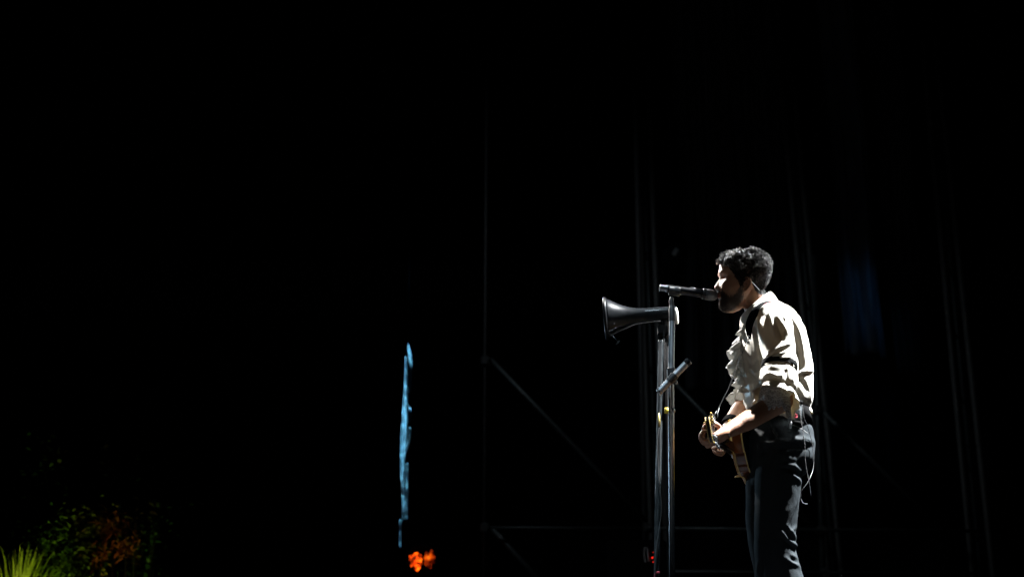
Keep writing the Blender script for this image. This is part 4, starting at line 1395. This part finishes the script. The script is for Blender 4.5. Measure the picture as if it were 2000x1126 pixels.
mb = MB(); mb.lathe(m1 + ax * .006 - Vector((0, 0, .013)), -ax, [(-.004, .037), (.002, .0395), (.008, .0395), (.013, .033), (.015, .01)], 32); mb.build("back_plate", "white_plastic", t, sharp=35)
mb = MB(); mb.tube([m1 + ax * .05 + Vector((0, 0, -.03)), m1 + ax * .048 + Vector((0, 0, -.075)), m1 + ax * .04 + Vector((0, 0, -.13))], [(.013, .017), (.012, .016), (.012, .015)], 14, sub=3); mb.build("grip", "satin_black", t)
mb = MB(); mb.tube([m1 + ax * .068 + Vector((0, 0, -.045)), m1 + ax * .075 + Vector((0, 0, -.065)), m1 + ax * .068 + Vector((0, 0, -.085))], .005, 8, sub=3); mb.build("trigger", "satin_black", t)
mb = MB(); mb.tube([at(1191, 657, Yg - .03), at(1205, 650, Yg - .045), at(1222, 642, Yg - .05), at(1245, 633, Yg - .04), at(1290, 627, Yg - .03)], .0035, 8, sub=4); mb.build("carry_strap", "black_cloth", t)
mb = MB(); mb.box(at(1206.5, 669, Yg - .02), Vector((.008, 0, .010)), Vector((0, .002, 0)), Vector((.0025, 0, -.002))); mb.build("strap_buckle", "chrome", t, smooth=False)
mb = MB(); mb.tube([at(1197, 655, Yg - .03), at(1203, 663, Yg - .02), at(1206, 667, Yg - .02)], .0012, 5); mb.build("strap_end", "satin_black", t)
for x, y in ((1200, 632), (1202, 640), (1196, 645), (1190, 646)):
    q = at(x, y, Yg - .075); mb = MB(); mb.lathe(q, (0, -1, 0), [(0, .0022), (.004, .0020), (.005, .001)], 8); mb.build("screw", "chrome", hn)

# megaphone stand: chrome pole wrapped in clear plastic, thin rod beside it
top, b0 = at(1290.5, 664, Yg - .03), at(1282, 1126, Yg - .03)
tt = (STAGE - top.z) / (b0.z - top.z)
bot2 = top + (b0 - top) * tt
t = thing("megaphone_stand", "thin stand wrapped in clear plastic film under the megaphone, left of the chrome stand", "stand", bot2)
mb = MB(); mb.tube([top, bot2], .0085, 14); mb.build("pole", "black_cloth", t)
mb = MB()
rows = []
for i in range(90):
    s_ = i / 89.0
    c = top + (bot2 - top) * s_
    row = []
    for k in range(25):
        a = 2 * math.pi * k / 24
        r = .0128 + .0016 * mnoise.noise((math.cos(a) * 1.3, math.sin(a) * 1.3, s_ * 26)) + .0012 * mnoise.noise((math.cos(a) * 3, math.sin(a) * 3, s_ * 70))
        row.append(c + Vector((math.cos(a) * r, math.sin(a) * r, 0)))
    rows.append(row)
mb.grid(rows)
gl = bpy.data.materials.new("clear_film"); gl.use_nodes = True
n_, l_ = gl.node_tree.nodes, gl.node_tree.links
p_ = n_["Principled BSDF"]
p_.inputs["Base Color"].default_value = (.22, .26, .28, 1); p_.inputs["Roughness"].default_value = .14
nz = n_.new("ShaderNodeTexNoise"); nz.inputs["Scale"].default_value = 30; nz.inputs["Detail"].default_value = 6
mr = n_.new("ShaderNodeMapRange"); mr.inputs[1].default_value = .42; mr.inputs[2].default_value = .68; mr.inputs[3].default_value = .02; mr.inputs[4].default_value = .12
l_.new(nz.outputs[0], mr.inputs[0]); l_.new(mr.outputs[0], p_.inputs["Alpha"])
MATS["clear_film"] = gl
mb.build("plastic_wrap", "clear_film", t, solid=.0005)
mb = MB(); mb.tube([at(1296.5, 640, Yg - .03), at(1296.5, 735, Yg - .03), at(1292, 820, Yg - .035)], .0042, 10); mb.build("support_rod", "black_cloth", t)
mb = MB(); mb.tube([at(1302.5, 640, Yg + .01), at(1303, 960, Yg + .01), Vector((at(1303, 960, Yg + .01).x, Yg + .01, STAGE + .02))], .0085, 12); rod = mb.build("rear_pole", "black_cloth", t)
mb = MB(); mb.tube([at(1302.8, 796.5, Yg + .0), at(1302.8, 806.5, Yg + .0)], .0115, 14); mb.build("yellow_tape", "yellow_tape", rod)
mb = MB(); mb.box(at(1294, 645, Yg - .01), (.022, 0, 0), (0, .02, 0), (0, 0, .022), bev=.005); mb.build("mount", "black_cloth", t, smooth=False)
mb = MB(); mb.tube([at(1288, 832, Yg - .05), at(1287, 815, Yg - .047), at(1287.5, 806, Yg - .045)], [.0045, .0045, .003], 10); mb.build("plug", "binding", t)
mb = MB(); mb.tube([at(1287, 834, Yg - .05), at(1284, 860, Yg - .055), at(1286, 930, Yg - .055), at(1292, 985, Yg - .055), at(1288, 1030, Yg - .055), at(1281, 1085, Yg - .055), at(1279, 1135, Yg - .055), bot2 + Vector((-.03, -.03, .02))], .0028, 8, sub=6); mb.build("cable", "cable", t)
mb = MB(); mb.tube([at(1280, 1140, Yg - .05), at(1279.5, 1122, Yg - .05), at(1282, 1117, Yg - .05), at(1287, 1116.5, Yg - .05)], [.004, .004, .0042, .005], 8, sub=4, round_caps=True); mb.build("red_hook", "red_tape", t)
mb = MB(); mb.lathe(bot2, (0, 0, 1), [(0, .13), (.012, .13), (.022, .12), (.03, .03), (.05, .016)], 28); mb.build("round_base", "satin_black", t, sharp=30)

# ================================================================ plants at the lower left, lit from below
def leaf(mb, p, d, length, width, droop=0.2, tw=0.0):
    d = Vector(d).normalized()
    s = d.cross(Vector((0, 0, 1)))
    s = s.normalized() if s.length > 1e-3 else Vector((1, 0, 0))
    n = s.cross(d)
    s = s * math.cos(tw) + n * math.sin(tw)
    pts = []
    for t_, w in ((0, .12), (.3, .85), (.62, .9), (1, .02)):
        c = Vector(p) + d * length * t_ - Vector((0, 0, 1)) * droop * length * t_ * t_
        pts.append((c - s * width * w * .5, c + n * width * .08 * w, c + s * width * w * .5))
    mb.grid(pts)


YP = 8.8
def at_base(px, Y):
    p = at(px, 1126, Y); return Vector((p.x, Y, STAGE))


def blades(name, label, cat, px, Y, n, h, spread, m, seed, w=.008):
    r_ = random.Random(seed)
    b = at_base(px, Y)
    t = thing(name, label, cat, b)
    mb = MB()
    for i in range(n):
        a = r_.uniform(0, 6.28); L = h * r_.uniform(.6, 1.08); o = r_.uniform(0, .08)
        lean = spread * r_.uniform(.1, 1.0)
        d = Vector((math.cos(a), math.sin(a), 0))
        rows = []
        sd = Vector((-d.y, d.x, 0))
        for s in np.linspace(0, 1, 8):
            c = b + d * (o + lean * s ** 1.9) + Vector((0, 0, L * (s - .22 * s ** 3)))
            ww = w * (1 - s) ** .6 + .0006
            rows.append((c - sd * ww, c + sd * ww))
        mb.grid(rows)
    tag(mb.build("blades", m, t), kind="stuff")
    mb = MB(); mb.lathe(b, (0, 0, 1), [(0, .10), (.03, .11), (.07, .07), (.10, .02)], 14); mb.build("root_clump", "earth", t)
    return t


def shrub(name, label, px, py_top, Y, rx, rz, n, m, seed, lsize=.05, z0=.35):
    r_ = random.Random(seed)
    b = at_base(px, Y)
    zt = at(px, py_top, Y).z
    cz = zt - rz
    t = thing(name, label, "shrub", b)
    tips = []
    for i in range(9):
        a = r_.uniform(0, 6.28); rr = r_.uniform(.25, .85)
        e = Vector((b.x + math.cos(a) * rx * rr, Y + math.sin(a) * rx * .7 * rr, cz + rz * r_.uniform(-.5, .85)))
        m1_ = b + (e - b) * .5 + Vector((r_.uniform(-.05, .05), r_.uniform(-.05, .05), .06))
        mt_ = MB(); mt_.tube([b + Vector((r_.uniform(-.03, .03), r_.uniform(-.03, .03), 0)), m1_, e], [.014, .009, .003], 6, sub=4); mt_.build("stem", "twig", t)
        tips.append((m1_, e))
    mb = MB()
    for i in range(n):
        A, B = r_.choice(tips)
        c = A + (B - A) * r_.uniform(.1, 1.12) + Vector((r_.gauss(0, rx * .16), r_.gauss(0, rx * .16), r_.gauss(0, rz * .16)))
        d = Vector((r_.uniform(-1, 1), r_.uniform(-1, 1), r_.uniform(-.3, .7)))
        leaf(mb, c, d, lsize * r_.uniform(.6, 1.3), lsize * .45, .3, r_.uniform(-.9, .9))
    tag(mb.build("foliage", m, t), kind="stuff")
    return t


blades("grass_clump", "tall arching grass clump lit yellow-green in the bottom left corner", "grass", 38, YP, 460, 1.0, .30, "leaf_lime", 3, .0045)
shrub("leafy_shrub", "dark green leafy shrub right of the lit grass clump", 165, 1005, YP + .35, .44, .36, 2600, "leaf_green", 5, .04)
shrub("leafy_shrub", "broad dark shrub barely visible behind the other plants", 140, 875, YP + 1.0, .75, .60, 700, "leaf_dark", 8, .055)
shrub("small_shrub", "small round-leaved plant at the bottom edge beside the green shrub", 168, 1088, YP - .25, .16, .14, 240, "leaf_lime", 9, .028)
# spiky reddish plant
def spiky(px, py, Y, n, L, label, seed):
    r_ = random.Random(seed)
    b = at_base(px, Y); c = at(px, py, Y); c = Vector((b.x, Y, c.z))
    t = thing("spiky_plant", label, "plant", b)
    mb = MB(); mb.tube([b, (b + c) / 2 + Vector((.03, 0, 0)), c], [.012, .009, .006], 8, sub=3); mb.build("stem", "black_void", t)
    mb = MB()
    for i in range(n):
        a = r_.uniform(0, 6.28)
        leaf(mb, c + Vector((r_.gauss(0, .035), r_.gauss(0, .035), r_.gauss(-.02, .035))), (math.cos(a), math.sin(a), r_.uniform(-.6, 1.3)), L * r_.uniform(.35, 1.0), .012, .25, r_.uniform(-.4, .4))
    tag(mb.build("leaf_rosette", "leaf_red", t), kind="stuff")
spiky(212, 1022, YP + .1, 150, .15, "spiky reddish plant glowing orange above the green shrub", 2)
spiky(240, 1062, YP + .05, 110, .11, "smaller reddish plant right below the spiky one", 6)
spiky(190, 1080, YP - .02, 70, .08, "lowest reddish tuft hanging over the green shrub", 7)
shrub("leafy_shrub", "sparse faint shrub at the right end of the plant group", 285, 980, YP + .4, .22, .2, 160, "leaf_dark", 15, .05)
# the garden lamps that light them, standing among the stems
for nm, px, Y, h, tgt, pw, colr, an, lab in (
    ("grass_uplight", 30, YP - .28, .22, (40, 1114, YP), 25, (0.85, 1.0, 0.10), 70, "small garden spotlight below the lit grass clump"),
    ("shrub_uplight", 150, YP - .55, .15, (175, 1060, YP + .3), 14, (0.55, 1.0, 0.10), 60, "small garden spotlight below the green shrub"),
    ("ember_uplight", 232, YP - .40, .15, (218, 1040, YP + .08), 12, (1.0, 0.38, 0.08), 34, "small garden spotlight below the reddish plants"),
):
    b = at_base(px, Y) + Vector((0, 0, 0))
    p = b + Vector((0, 0, h))
    g = at(*tgt)
    d = (g - p).normalized()
    t = thing("garden_spotlight", lab, "spotlight", b)
    mb = MB(); mb.lathe(p, d, [(-.07, .02), (-.06, .032), (.0, .038), (.0, .034), (-.02, .03)], 16, caps=False); mb.build("housing", "satin_black", t, sharp=40)
    mb = MB(); mb.tube([b, p - d * .05], .008, 8); mb.build("stake", "satin_black", t)
    lo = spot(nm, p + d * .02, g, pw, colr, an, .6, .02)
